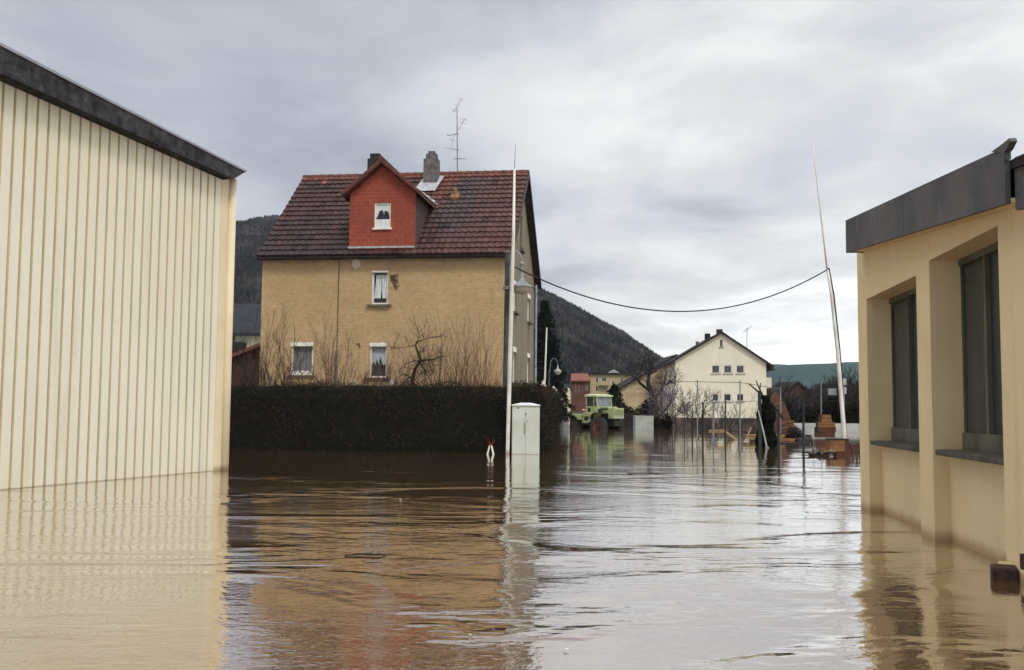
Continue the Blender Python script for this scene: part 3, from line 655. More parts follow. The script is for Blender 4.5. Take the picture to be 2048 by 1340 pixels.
    for side in (0, 1):
        for i in range(nc):
            for j in range(nt if side == 0 else 1):
                x0 = xl + j * tw; s0 = i * ch - .03; s1 = (i + 1) * ch; jx = r.uniform(-.006, .006); jz = r.uniform(-.004, .01)
                f = (j + .5) / nt; g = (i + .5) / nc
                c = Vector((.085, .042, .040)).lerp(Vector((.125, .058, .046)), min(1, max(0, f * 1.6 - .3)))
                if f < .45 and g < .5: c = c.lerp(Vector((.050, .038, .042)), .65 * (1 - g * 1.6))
                gd = math.exp(-((f - .735 - .05 * (g - .5)) / .075) ** 2) * (1 if g > .42 else max(0, 1 - (.42 - g) * 3.2))
                c = c.lerp(Vector((.072, .066, .066)), min(.8, gd * .8))
                if i == nc - 1 or (i == nc - 2 and r.random() < .25): c = Vector((.24, .075, .045)).lerp(c, r.uniform(0, .5))
                if .60 < f < .69 and g > .62: c = Vector((.20, .07, .045)).lerp(c, r.uniform(0, .4))
                if r.random() < .03: c = c.lerp(Vector((.15, .055, .04)), .45)
                if r.random() < .06: c = c * .5
                pass
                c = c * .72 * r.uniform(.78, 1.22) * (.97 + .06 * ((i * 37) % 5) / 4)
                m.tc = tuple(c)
                if side == 1:
                    m.face([(xr, y1 - s0 * dy, zf(y1) + th + s0 * dz + .05), (xl, y1 - s0 * dy, zf(y1) + th + s0 * dz + .05), (xl, y1 - s1 * dy, zf(y1) + th + s1 * dz + .01), (xr, y1 - s1 * dy, zf(y1) + th + s1 * dz + .01)])
                    continue
                def pt(a, s, h): return (x0 + a * tw + jx, y0 + s * dy - h * dz, zf(y0) + th + s * dz + h * dy)
                for (a, ha), (b, hb) in zip(prof[:-1], prof[1:]):
                    la, lb = ha + .060 + jz, hb + .060 + jz
                    m.face([pt(a, s0, la), pt(b, s0, lb), pt(b, s1, hb + .004), pt(a, s1, ha + .004)])
                    tcs = m.tc; m.face([pt(a, s0, 0), pt(b, s0, 0), pt(b, s0, lb), pt(a, s0, la)])
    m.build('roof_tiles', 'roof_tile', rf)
    m = MB()
    n = 26; xs = [xl + (xr - xl) * i / n for i in range(n + 1)]
    for i in range(n):
        zc = zr + th - .03; m.tube([(xs[i] - .02, yr, zc + .012), (xs[i + 1], yr, zc)], [.125, .112], 10)
    m.build('ridge_tiles', 'ridge_tile', rf, smooth=False)
    # verge boards
    m = MB()
    for ya, yb in ((y0, yr), (yr, y1)):
        m.hexa([(xr + .003, ya, zf(ya) - .06), (xr + .03, ya, zf(ya) - .06), (xr + .03, yb, zf(yb) - .06), (xr + .003, yb, zf(yb) - .06),
                (xr + .003, ya, zf(ya) + th + .06), (xr + .03, ya, zf(ya) + th + .06), (xr + .03, yb, zf(yb) + th + .06), (xr + .003, yb, zf(yb) + th + .06)])
    m.build('verge_board', 'gutter_dark', rf)
    for sgn, yy in ((1, y0), (-1, y1)):
        m = MB(); ring = []
        for a in range(0, 181, 30): ring.append((-sgn * (.075 * math.cos(R(a))) , -.075 * math.sin(R(a))))
        z_ = zf(y0) + .10
        for (a, b), (c, d) in zip(ring[:-1], ring[1:]):
            m.face([(xl, yy - sgn * .06 + a, z_ + b), (xr, yy - sgn * .06 + a, z_ + b), (xr, yy - sgn * .06 + c, z_ + d), (xl, yy - sgn * .06 + c, z_ + d)])
        m.build('gutter', 'gutter_dark', rf)
    m = MB(); m.box(xl, xr, y0 + .03, -.001, ze - .12 - .02, ze - .12 + .02)
    m.box(xl + .001, xr - .001, y0, y0 + .03, ze - .14, zf(y0) + th - .02)
    m.build('eave_board', 'gutter_dark', rf)
    # dormer
    yd = -0.08
    f = lambda px, py: HP(px, py, yd)
    a, b = f(699, 440).x, f(831, 440).x; zt0 = f(765, 494).z; zeL = f(699, 388).z; pk = f(767, 331); mid = (a + b) / 2; zpk = pk.z
    wd = hole(748, 782, 405, 456, yd); zbm = zt0 - .35
    m = MB(); DD = lambda u, d, z: (u, yd + d, z)
    tp = lambda u: zpk - (zpk - zeL) * abs(u - mid) / (b - mid)
    wall(m, a, b, zbm, tp, [wd], .12, ucuts=(mid,), P=DD)
    dm = m.build('dormer', 'red_shingle', H)
    m = MB(); e = .004
    m.face([(b, yd + e, zbm), (b, 4.4, zbm), (b, 4.4, zeL), (b, yd + e, zeL)]); m.face([(a, yd + e, zbm), (a, yd + e, zeL), (a, 4.4, zeL), (a, 4.4, zbm)])
    m.build('dormer_cheek', 'cheek_slate', dm)
    window(dm, wd, DD, .12, fw=.055, glass='glass_dark', sill=None, curtain=[[(0, 0), (1, 0), (1, .34), (0, .34)], [(0, .38), (.10, .46), (.22, .70), (.40, .76), (.50, .72), (.56, .55), (.60, .72), (.82, .70), (.93, .58), (1, .38), (1, 1), (0, 1)]],
           label='small dormer window with looped white curtain')
    m = MB(); m.box(wd[0] - .05, wd[1] + .06, yd - .08, yd - .003, wd[2] - .07, wd[2] - .001); m.build('dormer_sill', 'white_paint', dm)
    m = MB(); m.box(a - .02, b - .02, yd - .09, yd - .002, zt0 - .05, zt0 + .02); m.build('dormer_base_strip', 'flash_zinc', dm)
    # dormer roof
    kd = (zpk - zeL) / (b - mid); oh = .24; yo = yd - .34; thd = .13
    zz = lambda x: zpk + .04 - kd * abs(x - mid)
    m = MB()
    for sg in (-1, 1):
        xe = mid + sg * (b - mid + oh); p = [(mid, yo, zz(mid)), (xe, yo, zz(xe)), (xe, yo, zz(xe) + thd), (mid, yo, zz(mid) + thd)]
        if sg > 0: p = p
        else: p = p[::-1]
        m.prism(p, (0, 4.25 - yo, 0))
    dr = m.build('dormer_roof', 'ridge_tile', dm)
    m = MB(); r2 = random.Random(4)
    for sg in (-1, 1):
        for i in range(7):
            xa = mid + sg * (b - mid + oh) * (i / 7); xb = mid + sg * (b - mid + oh) * ((i + 1) / 7)
            for q in range(1):
                p = [(xa, yo - .02, zz(xa) + thd + .01), (xb, yo - .02, zz(xb) + thd + .045), (xb, yo - .02, zz(xb) + thd - .05), (xa, yo - .02, zz(xa) + thd - .085)]
                m.prism(p if sg < 0 else p[::-1], (0, 4.1, 0))
    m.tube([(mid, yo - .04, zz(mid) + thd + .03), (mid, 4.0, zz(mid) + thd + .03)], .09, 10)
    m.build('dormer_tiles', 'ridge_tile', dr)
    m = MB()   # zinc valley between the dormer roof and the main slope
    pts = []
    for q in (0.0, .2, .4, .6, .8):
        x = mid + (b - mid + oh) * (1 - q); z = zz(x) + thd + .07; y = (z - .20 - ze) / k; pts.append(Vector((x + .05, y + .0, z + .03)))
    for p, q in zip(pts[:-1], pts[1:]): m.beam(p, q, .17, .03)
    m.build('valley_flashing', 'flash_zinc', dr)
    # chimneys
    def chim(px0, px1, py, mat, steps, yc=4.1, w=.52):
        p = HP(px0, py, yc - w / 2); q = HP(px1, py, yc - w / 2); m = MB(); zt = p.z
        m.box(p.x, q.x, yc - w / 2, yc + w / 2, ze + k * (yc) - .2, zt)
        for (s0, s1, yy) in steps:
            u0 = HP(s0, yy, yc - w / 2); u1 = HP(s1, yy, yc - w / 2); ins = (u0.x - p.x); m.box(u0.x, u1.x, yc - w / 2 + abs(ins), yc + w / 2 - abs(ins), zt + .0005, u0.z); zt = u0.z
        return m.build('chimney', mat, rf), p.x, q.x
    c2, cx0, cx1 = chim(847, 875, 317, 'chimney', [(851, 872, 306), (855, 868, 300)])
    chim(735, 759, 317, 'chimney_black', [(739, 758, 306)], yc=4.45)
    m = MB(); yb_, yf = 4.3, 3.3
    nrm = .30
    m.face([(cx0 - .28, yf, ze + k * yf + nrm), (cx1 + .02, yf, ze + k * yf + nrm), (cx1 + .22, yb_, ze + k * yb_ + nrm), (cx0 - .04, yb_, ze + k * yb_ + nrm)])
    m.build('chimney_flashing', 'flash_zinc', c2)
    # vent tile, step hooks
    v = HP(911, 385, 3.4); yv = (v.z - th - ze) / k
    yv = 3.0; v = HP(911, 392, yv); zb_ = ze + k * yv + th
    m = MB(); m.hexa([(v.x - .17, yv - .2, zb_ - .10), (v.x + .17, yv - .2, zb_ - .10), (v.x + .17, yv + .1, zb_ + .16), (v.x - .17, yv + .1, zb_ + .16),
                      (v.x - .17, yv - .23, zb_ - .0), (v.x + .17, yv - .23, zb_ - .0), (v.x + .15, yv + .05, zb_ + .22), (v.x - .15, yv + .05, zb_ + .22)])
    m.lathe([(.085, 0), (.07, .22), (.095, .23), (.09, .30), (.02, .34)], 12, (v.x, yv - .05, zb_ + .08)); m.build('roof_vent', 'vent_tile', rf)
    # wall details
    m = MB(); u = HP(677, 600).x; m.tube([(u, -.02, ze - .15), (u - .01, -.022, (ze + w2[3]) / 2), (u - .015, -.02, w2[3] + .1), (u - .02, -.03, .9)], .013, 6); m.build('wall_cable', 'gutter_dark', H)
    m = MB(); u = HP(673, 700); m.tube([(u.x, -.03, u.z), (u.x, -.03, .6)], .03, 8); m.build('cable_duct', 'sill_stone', H)
    rr = random.Random(8)
    def blob(name, px, py, rx, rz_, mat, nn=14, t=.02, jag=.3):
        c = HP(px, py); m = MB(); pts = []
        for i in range(nn):
            a = 2 * math.pi * i / nn; q = 1 + rr.uniform(-jag, jag); pts.append((c.x + math.cos(a) * rx * q, -t, c.z + math.sin(a) * rz_ * q))
        m.prism(pts, (0, t - .001, 0)); return m.build(name, mat, H)
    blob('filled_hole', 713, 527, .17, .19, 'plug', t=.03, jag=.15)
    blob('plaster_patch', 783, 764, .12, .13, 'plug', t=.02)
    blob('plaster_patch', 706, 763, .11, .06, 'plug', t=.02)
    blob('plaster_patch', 640, 764, .07, .08, 'plug', t=.02)
    # small dead creeper left of the upstairs window
    m = MB(); c = HP(781, 552)
    g = random.Random(21)
    for i in range(9):
        x, z = c.x + g.uniform(0, .1), c.z + g.uniform(-.05, .05); pts = []
        for q in range(6): pts.append((x, -.025 - g.uniform(0, .02), z)); x += g.uniform(-.02, .09); z += g.uniform(-.16, .03) if i > 2 else g.uniform(-.03, .04)
        m.tube(pts, [.018, .016, .014, .01, .008, .005], 4)
    for i in range(60): leaf(m, Vector((c.x + .22 + g.gauss(0, .06), -.03, c.z - .25 + g.gauss(0, .13))), .07, g)
    m.build('dead_creeper', 'soot', H)
    m = MB(); c = HP(713, 688); m.tube([(c.x, -.01, c.z), (c.x + .12, -.05, c.z + .02), (c.x + .15, -.05, c.z - .14)], .02, 6); m.build('wall_hook', 'brown_wall', H)
    m = MB(); u = .02; zt = zf(DP + .1); m.tube([(.09, DP - .03, ze - .1), (.09, DP - .03, zb)], .055, 10); m.build('downpipe', 'zinc', H)
    m = MB(); z_ = zf(y1) + .1; m.tube([(.1, y1, z_), (.1, y1 - .1, z_ - .25), (.09, DP + .02, ze - .3)], .05, 8); m.build('downpipe_bend', 'zinc', H)
    return H, ze, k, DP, zr + th
HOUSE, H_ze, H_k, H_DP, H_zr = make_house()

def make_aerial():
    base = HP(915, 341, H_DP / 2); loc = HT @ Vector((base.x, H_DP / 2, H_zr + .05))
    A = thing('television_aerial', loc, HRZ, 'thin television aerial mast rising from the ridge of the brick house', 'aerial')
    o = Vector((base.x, H_DP / 2, H_zr + .05))
    q = lambda px, py, d=0.0: HP(px, py, H_DP / 2 + d) - o + Vector((0, 0, 0))
    m = MB(); t = q(914, 215); m.tube([(0, 0, -.05), (t.x, 0, t.z)], [.028, .018], 6); m.build('mast', 'grey_metal', A)
    def yagi(p0, p1, els, hl):
        a, b = q(*p0), q(*p1, .5); m = MB(); m.tube([a, b], .012, 5); bm = m.build('antenna_boom', 'grey_metal', A)
        for e in els:
            c = a.lerp(b, e); m = MB(); m.tube([c + Vector((-hl, -.15, 0)), c + Vector((hl, .15, 0))], .007, 4); m.build('antenna_rod', 'grey_metal', bm)
    yagi((907, 224), (924, 196), (.1, .5, .9), .10)
    yagi((903, 282), (930, 237), (.05, .3, .55, .8, .95), .13)
    yagi((899, 297), (918, 300), (.2,), .3); yagi((906, 318), (930, 317), (.4, .8), .12); yagi((894, 271), (918, 268), (.2,), .1)
    m = MB(); a = q(899, 300); m.tube([q(905, 284), q(904, 297)], .006, 4); m.build('antenna_lead', 'grey_metal', A)
make_aerial()

# ------------------------------------------------------------------ cream building on the right
def make_right():
    A = G(1722, 1015); P2 = G(1866, 1079); d = (P2 - A).normalized()
    # local x runs from the far corner towards the viewer, outward normal = -y
    rz = math.atan2(d.y, d.x); T, Ti = frame(A, rz); n = Vector((d.y, -d.x, 0))        # local -y = (sin, -cos)
    if n.x > 0: n = -n
    # outward must be -X in the world; local -y is (sin rz, -cos rz)
    B = thing('cream_building', A, rz, 'cream rendered flat-roofed building with recessed tall windows on the right', 'building')
    def L(px, py, off=0.0): return Ti @ on_plane(px, py, A + n * off, n)
    sgn = 1 if (Ti.to_3x3() @ n).y < 0 else -1          # -1: outward is local +y
    Q = lambda u, dd, z: (u, dd * sgn, z)
    zt = 3.2; LEN = 12.5
    n1 = (L(1738, 900).x, L(1839, 900).x, -1.3, L(1738, 596).z)
    n2 = (L(1866, 900).x, L(2007, 900).x, -1.3, L(1866, 517).z)
    f0, f1 = L(1691, 441, .22), L(2006, 296, .22); g0, g1 = L(1692, 506, .22), L(1997, 412, .22)
    kt = (f1.z - f0.z) / (f1.x - f0.x); kb = (g1.z - g0.z) / (g1.x - g0.x)
    FT = lambda u: f0.z + kt * (u - f0.x); FB = lambda u: g0.z + kb * (u - g0.x)
    topw = lambda u: FB(u) + .05
    m = MB()
    us = [0, n1[0], n1[1], n2[0], n2[1], LEN]
    for a, b in ((0, n1[0]), (n1[1], n2[0]), (n2[1], LEN)):
        m.face([Q(a, 0, -1.3), Q(b, 0, -1.3), Q(b, 0, topw(b)), Q(a, 0, topw(a))])
    for h in (n1, n2):
        a, b, z, y = h
        m.face([Q(a, 0, y), Q(b, 0, y), Q(b, 0, topw(b)), Q(a, 0, topw(a))])
    dl, du = .16, .34
    sz = L(1765, 890, -dl).z
    for h in (n1, n2):
        a, b, z, y = h
        # lower apron wall
        m.face([Q(a, dl, -1.3), Q(b, dl, -1.3), Q(b, dl, sz), Q(a, dl, sz)])
        m.face([Q(a, 0, -1.3), Q(a, dl, -1.3), Q(a, dl, sz), Q(a, 0, sz)]); m.face([Q(b, 0, -1.3), Q(b, 0, sz), Q(b, dl, sz), Q(b, dl, -1.3)])
        m.face([Q(a, dl, sz), Q(b, dl, sz), Q(b, du, sz), Q(a, du, sz)])
        for u in (a, b): m.face([Q(u, 0, sz), Q(u, du, sz), Q(u, du, y), Q(u, 0, y)])
        m.face([Q(a, 0, y), Q(a, du, y), Q(b, du, y), Q(b, 0, y)])
    # far end, rear
    m.face([Q(0, 0, -1.3), Q(0, 6, -1.3), Q(0, 6, topw(0)), Q(0, 0, topw(0))])
    m.face([Q(LEN, 0, -1.3), Q(LEN, 6, -1.3), Q(LEN, 6, topw(LEN)), Q(LEN, 0, topw(LEN))])
    m.face([Q(0, 6, -1.3), Q(LEN, 6, -1.3), Q(LEN, 6, topw(LEN)), Q(0, 6, topw(0))])
    m.build('wall', 'rb_wall', B)
    for h, u0 in ((n1, 1790), (n2, 1940)):
        a, b, z, y = h
        def bx(mb, u0, u1, d0, d1, z0, z1):
            mb.hexa([Q(u0, d0, z0), Q(u1, d0, z0), Q(u1, d1, z0), Q(u0, d1, z0), Q(u0, d0, z1), Q(u1, d0, z1), Q(u1, d1, z1), Q(u0, d1, z1)])
        m = MB(); e = .003; zb = sz + .06; bf = .17
        bx(m, a + e, a + .05, du - .035, du, zb, y - e); bx(m, b - .05, b - e, du - .07, du, zb, y - e)
        bx(m, a + .05, b - .05, du - .068, du, zb, zb + bf); bx(m, a + .05, b - .05, du - .068, du, y - .07, y - e)
        for c in (.40,):
            uc = a + (b - a) * c; bx(m, uc - .025, uc + .025, du - .066, du, zb + bf, y - .07)
        w = m.build('window', 'rb_frame', B)
        m = MB(); m.face([Q(a + .05, du - .02, zb + bf), Q(b - .05, du - .02, zb + bf), Q(b - .05, du - .02, y - .07), Q(a + .05, du - .02, y - .07)]); m.build('pane', 'rb_glass', w)
        m = MB(); bx(m, a + .07, b - .004, dl - .16, du - .004, sz + .002, sz + .058)
        o = m.build('sill', 'rb_sill', w, bevel=.012)
    # fascia (falls towards the viewer), end return, soffit, broken tip
    m = MB(); ue = L(2008, 300, .22).x; e0 = f0.x
    def slab(u0, u1, d0, d1, t0, t1, b0, b1):
        m.hexa([Q(u0, d0, b0), Q(u1, d0, b1), Q(u1, d1, b1), Q(u0, d1, b0), Q(u0, d0, t0), Q(u1, d0, t1), Q(u1, d1, t1), Q(u0, d1, t0)])
    j = L(1806, 400, .22).x
    slab(e0, j - .006, -.22, -.18, FT(e0), FT(j), FB(e0), FB(j)); slab(j + .006, ue, -.22, -.18, FT(j), FT(ue), FB(j), FB(ue))
    slab(j - .006, j + .006, -.215, -.18, FT(j) - .003, FT(j) - .003, FB(j) + .003, FB(j) + .003)
    slab(e0, e0 + .04, -.18, 6.1, FT(e0), FT(e0), FB(e0), FB(e0))
    slab(ue, LEN, -.15, -.11, FT(ue) - .08, FT(LEN) - .06, FB(ue) - .05, FB(LEN) - .05)
    fs = m.build('fascia', 'rb_fascia', B)
    m = MB(); slab(e0 + .041, ue, -.179, 0, FB(e0) + .045, FB(ue) + .045, FB(e0) + .01, FB(ue) + .01); m.build('soffit', 'rb_wall', B)
    m = MB(); slab(e0, LEN, -.178, 6.1, FT(e0) - .05, FT(LEN) - .05 - .1, FT(e0) - .12, FT(LEN) - .22); m.build('roof', 'dark_roof', B)
    m = MB(); t = FT(ue)
    pts = [Q(ue - .25, -.23, FT(ue - .25) + .008), Q(ue - .02, -.23, FT(ue) - .03), Q(ue + .03, -.23, t - .10), Q(ue + .025, -.23, t - .04), Q(ue + .07, -.23, t - .035), Q(ue + .16, -.23, t + .005), Q(ue + .14, -.23, t + .035), Q(ue - .02, -.23, t + .03)]
    m.prism(pts, Vector(Q(0, .05, 0))); m.build('bent_roof_edge', 'rb_fascia', fs)
    # low plinth block and brick at the near pier
    c = G(2040, 1165); bl = MB(); 
    u = Ti @ c
    U = L(2041, 1150)
    bl2 = MB(); bl2.box(-.35, .35, -.30, .1, -.4, .09)
    k = thing('cream_step', (c.x + .32, c.y + .1, 0), rz, 'cream rendered step beside the wall at the right edge', 'step')
    bl2.build('block', 'rb_wall', k, bevel=.01)
    b = G(2022, 1164); bk = thing('old_brick', (b.x, b.y + .10, 0.0), R(-22), 'worn dark brick block half sunk against the cream building', 'brick')
    mm = MB(); r = random.Random(2); mm.box(-.095, .095, -.09, .12, -.08, .105)
    o = mm.build('brick', 'old_brick', bk, bevel=.018)
    b = G(2046, 1140, .09); tw = MB()
    tw.box(-.03, .05, -.03, .03, 0, .12); k2 = thing('broken_brick', (b.x + .03, b.y + .02, .09), 0.3, 'small broken brick on the cream step at the right edge', 'brick'); tw.build('brick', 'old_brick', k2, bevel=.01)
make_right()

# ------------------------------------------------------------------ hedge and garden plants
def make_hedge():
    r = random.Random(11)
    a = G(300, 893); b = G(1040, 908); c = G(1088, 903); e = G(1110, 886)
    loc = Vector((b.x, b.y, 0))
    H = thing('clipped_hedge', loc, 0, 'tall dark clipped hedge running across the front of the brick house garden', 'hedge')
    top = 1.90
    path = [a - loc, b - loc, c - loc, e - loc, e - loc + (e - c) * .6]
    # core: rounded strip following the path, 1.1 m deep behind the face
    offs = []
    for i, p in enumerate(path):
        d = (path[min(i + 1, len(path) - 1)] - path[max(i - 1, 0)]).normalized(); offs.append(Vector((-d.y, d.x, 0)))
    m = MB(); rings = []
    prof = [(.14, -1.25), (.07, .3), (.07, 1.55), (.16, top - .12), (.34, top - .02), (.9, top), (1.1, top - .15), (1.2, -1.25)]
    fine = []
    for (p, q, o1, o2) in zip(path[:-1], path[1:], offs[:-1], offs[1:]):
        n = max(2, int((q - p).length / .35))
        for i in range(n): fine.append((p.lerp(q, i / n), o1.lerp(o2, i / n).normalized()))
    fine.append((path[-1], offs[-1]))
    for p, o in fine:
        bse = len(m.v); rings.append(bse)
        for d, z in prof:
            w = r.uniform(-.03, .03); v = p + o * (d + w) + Vector((0, 0, z + w)); m.v.append(tuple(v))
    k = len(prof)
    for x, y in zip(rings[:-1], rings[1:]):
        for i in range(k - 1): m.addf((x + i, y + i, y + i + 1, x + i + 1))
    m.addf(range(rings[-1], rings[-1] + k)); m.addf(reversed(range(rings[0], rings[0] + k)))
    m.build('inner_growth', 'hedge_core', H)
    lf = MB(); lf.use_t = True
    for i in range(len(fine) - 1):
        p, o = fine[i]; q, o2 = fine[i + 1]; L = (q - p).length
        for _ in range(int(L * 1850)):
            t = r.random(); s = r.random()
            hz = .07 * math.sin(i * .55) + .05 * math.sin(i * 1.7 + t * 2)
            if s < .62: d, z = r.uniform(-.05, .10), r.uniform(-.05, top - .1)
            elif s < .78: d, z = r.uniform(0, .4), top - .12 + r.uniform(0, .14)
            else: d, z = r.uniform(.1, 1.15), top + r.gauss(0, .06)
            cc = p.lerp(q, t) + o.lerp(o2, t) * (d + .04 * math.sin(t * 9 + z * 5) + .05 * math.sin(i * 1.3 + z * 2.2)) + Vector((0, 0, z + (hz if z > top - .2 else 0)))
            g = r.uniform(.5, 1.35) * (1 + .35 * math.sin(i * .9 + z * 3.1) * math.sin(i * .37 - z * 2.3))
            lf.tc = (g * 1.2, g, g * .9) if r.random() < .3 else (g, g * 1.05, g)
            bp_ = math.sin(i * .31 + 1.3) * math.sin(z * 2.6 + i * .23)
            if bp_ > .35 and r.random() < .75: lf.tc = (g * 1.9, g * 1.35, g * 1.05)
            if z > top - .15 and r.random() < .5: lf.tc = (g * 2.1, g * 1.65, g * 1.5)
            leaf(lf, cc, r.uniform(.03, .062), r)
        for _ in range(int(L * 60)):
            t = r.random(); z = r.uniform(.05, top); d = r.uniform(-.06, .05)
            if r.random() < .5: z = top; d = r.uniform(.1, 1.1)
            s = p.lerp(q, t) + o.lerp(o2, t) * d + Vector((0, 0, z)); v = Vector((r.gauss(0, .6), r.gauss(0, .3), r.uniform(.1, 1))).normalized() * r.uniform(.08, .24)
            lf.m = 1; lf.tube([s, s + v * .5 + Vector((r.uniform(-.02, .02),) * 3), s + v], [.004, .003, .002], 3, cap=False); lf.m = 0
    lf.build('foliage', ['hedge_leaf', 'twig'], H)
make_hedge()

def crooked_tree():
    Y = 33.0; P = lambda px, py, dy=0: at(px, py, Y + dy)
    base = P(829, 800); base.z = -.4
    T = thing('fruit_tree', base, 0, 'crooked leafless fruit tree with dark bent trunk in front of the brick house', 'tree')
    r = random.Random(31); m = MB()
    q = lambda px, py, dy=0: P(px, py, dy) - base
    tr = [q(829, 900), q(828, 800), q(825, 760), q(830, 738), q(842, 721), q(836, 706), q(831, 690), q(836, 682)]
    m.tube(tr, [.075, .07, .062, .055, .05, .038, .03, .022], 7)
    m.build('trunk', 'bark_dark', T)
    m = MB()
    br = [([(842, 721), (858, 720), (872, 718), (886, 712)], .035), ([(836, 684), (850, 678), (868, 674), (888, 672), (905, 680)], .018), ([(831, 690), (815, 694), (795, 697), (780, 696)], .014),
          ([(842, 722), (826, 722), (812, 728), (802, 738)], .024), ([(829, 752), (815, 758), (806, 766), (800, 775)], .02), ([(838, 724), (848, 738), (855, 752), (866, 770)], .026), ([(848, 738), (860, 748), (868, 742)], .012),
          ([(836, 682), (838, 668), (834, 655)], .010), ([(833, 700), (842, 706), (852, 700)], .010), ([(858, 720), (868, 730), (884, 730)], .013), ([(825, 762), (812, 748), (800, 750)], .012)]
    for pts, w in br:
        pp = [q(x, y, r.uniform(-.3, .3) * i) for i, (x, y) in enumerate(pts)]
        m.tube(pp, [w * (1 - .65 * i / (len(pp) - 1)) for i in range(len(pp))], 5, cap=False)
        for s in range(10):
            i = r.randrange(len(pp) - 1); c = pp[i].lerp(pp[i + 1], r.random())
            grow(m, c, (r.uniform(-1, 1), r.uniform(-.5, .5), r.uniform(-.3, 1)), r.uniform(.25, .55), .008, 1, r, 3, .8, .05, 4, .3, .6, .6, .003, 3)
    m.build('branches', 'bark_dark', T)
crooked_tree()

def bare_shrub(px, py_top, Y, width, n, label, mat='twig', seed=1, base_z=-.5, lean=.25, lv=1, r0=.016, curve=.1):
    r = random.Random(seed); top = at(px, py_top, Y); base = Vector((top.x, Y, base_z)); h = top.z - base_z
    T = thing('bare_shrub', base, 0, label, 'shrub', None); m = MB()
    for i in range(n):
        x = r.uniform(-width, width) / 2; hh = h * (r.uniform(.80, 1.0) if i % 4 == 0 else r.uniform(.55, .80))
        d = Vector((r.uniform(-lean, lean) + x / width * lean, r.uniform(-lean, lean), 1))
        grow(m, (x * .6, r.uniform(-.3, .3), 0), d, hh, r0 * r.uniform(.7, 1.3), lv, r, 6, .42, .04, 8, curve, .40, .5, .0048, 4)
    m.build('stems', mat, T); return T
bare_shrub(548, 704, 33.5, 2.0, 14, 'sprawling bare shrub behind the left end of the hedge, against the house corner', 'twig', 1, lean=.35, lv=2)
bare_shrub(645, 676, 33.2, .9, 8, 'bare shrub with long reddish upright shoots right of the wide ground-floor window', 'twig_red', 2, lean=.22)
bare_shrub(705, 735, 33.8, 3.0, 50, 'low tangled brown shrub under the left of the lace-curtained window', 'twig', 3, lean=.6, lv=2)
bare_shrub(900, 684, 34, 2.2, 46, 'dense thicket of upright bare stems between the crooked tree and the lamp post', 'twig', 4, lean=.14)
bare_shrub(962, 690, 33.6, 1.6, 34, 'tall reddish bare stems close to the lamp post in front of the brick wall', 'twig_red', 5, lean=.15)
bare_shrub(785, 742, 34, 1.2, 16, 'small bare shrub directly below the lace-curtained window', 'twig_red', 6, lean=.5, lv=2)
bare_shrub(492, 712, 31.5, 1.4, 22, 'dark leafless bush at the far left end of the hedge beside the metal hall', 'bark_dark', 7, lean=.35, lv=2)

# ------------------------------------------------------------------ lamp post, white pole, cabinet, cable
def make_lamp():
    b = G(1009, 905); Y = b.y
    L = thing('street_lamp', b, 0, 'dark grey street lamp with curved arm and hanging bell shade beside the hedge', 'street lamp')
    q = lambda px, py, dy=0: at(px, py, Y + dy) - b
    t = q(1015, 505)
    m = MB(); m.tube([(0, 0, -1.2), (0, 0, 0), (t.x, 0, t.z)], [.085, .085, .070], 14); m.build('post', 'pole_grey', L, smooth=False)
    c = q(1014, 576); m = MB(); m.lathe([(.10, -.05), (.12, -.045), (.12, .045), (.10, .05)], 16, tuple(c)); m.build('collar', 'lamp_metal', L)
    m = MB(); m.lathe([(.09, -.01), (.10, .02), (.03, .05)], 14, tuple(t)); m.build('post_cap', 'lamp_metal', L)
    m = MB(); pts = [q(1019, 530, -.12), q(1019, 518, -.2), q(1022, 508, -.25), q(1028, 503, -.3), q(1034, 503, -.33), q(1040, 509, -.35), q(1044, 518, -.35), q(1045, 527, -.35)]
    m.tube(pts, .022, 8); m.build('arm', 'lamp_metal', L, smooth=True)
    kx = q(1044, 528, -.35); m = MB(); m.lathe([(.0, -.08), (.05, -.06), (.075, 0), (.05, .06), (.0, .08)], 14, tuple(kx), cap=False); m.build('knob', 'lamp_metal', L, smooth=True)
    m = MB(); s = q(1043, 574, -.35); zt = kx.z - .04 - s.z
    m.lathe([(.385, -.02), (.39, .0), (.36, .02), (.20, .08), (.10, .17), (.055, .30), (.05, zt)], 28, (kx.x, kx.y, s.z), cap=False)
    m.lathe([(.385, -.02), (.33, .0), (.1, .05)], 28, (kx.x, kx.y, s.z), cap=False)
    sh = m.build('lamp_shade', 'lamp_metal', L, smooth=True)
    m = MB(); m.lathe([(.31, .0), (.29, -.08), (.20, -.17), (.08, -.21), (.001, -.215)], 24, (kx.x, kx.y, s.z - .005), cap=False); m.build('lamp_glass', 'lamp_glass', sh, smooth=True)
make_lamp()
def pole(name, top, mid, bot, Y, r0, r1, mat, label, cat, extra=None):
    b = at(*bot, Y); b.z = 0
    T = thing(name, b, 0, label, cat); q = lambda p: at(p[0], p[1], Y) - b
    m = MB(); mm = q(mid); m.tube([q(bot) + (q(bot) - mm) * .25, q(bot), mm], [r0, r0, r0 * .75], 10); m.build('shaft', mat, T, smooth=True)
    m = MB(); m.tube([mm + (mm - q(top)) * .03, q(top)], [r1, r1 * .6], 8); m.build('tip', 'pole_white' if mat == 'pole_white' else mat, T, smooth=True)
    return T, q
GL = G(1016, 908).y
b = G(1016, 908); T = thing('white_pole', b, 0, 'tall slim white pole standing in the water in front of the street lamp', 'pole')
q = lambda px, py: at(px, py, GL) - b
m = MB(); m.tube([q(1013, 950), q(1015, 908), q(1021, 680), q(1027, 470), q(1029, 338)], [.055, .055, .060, .045, .030], 12); m.build('shaft', 'pole_white', T, smooth=True)
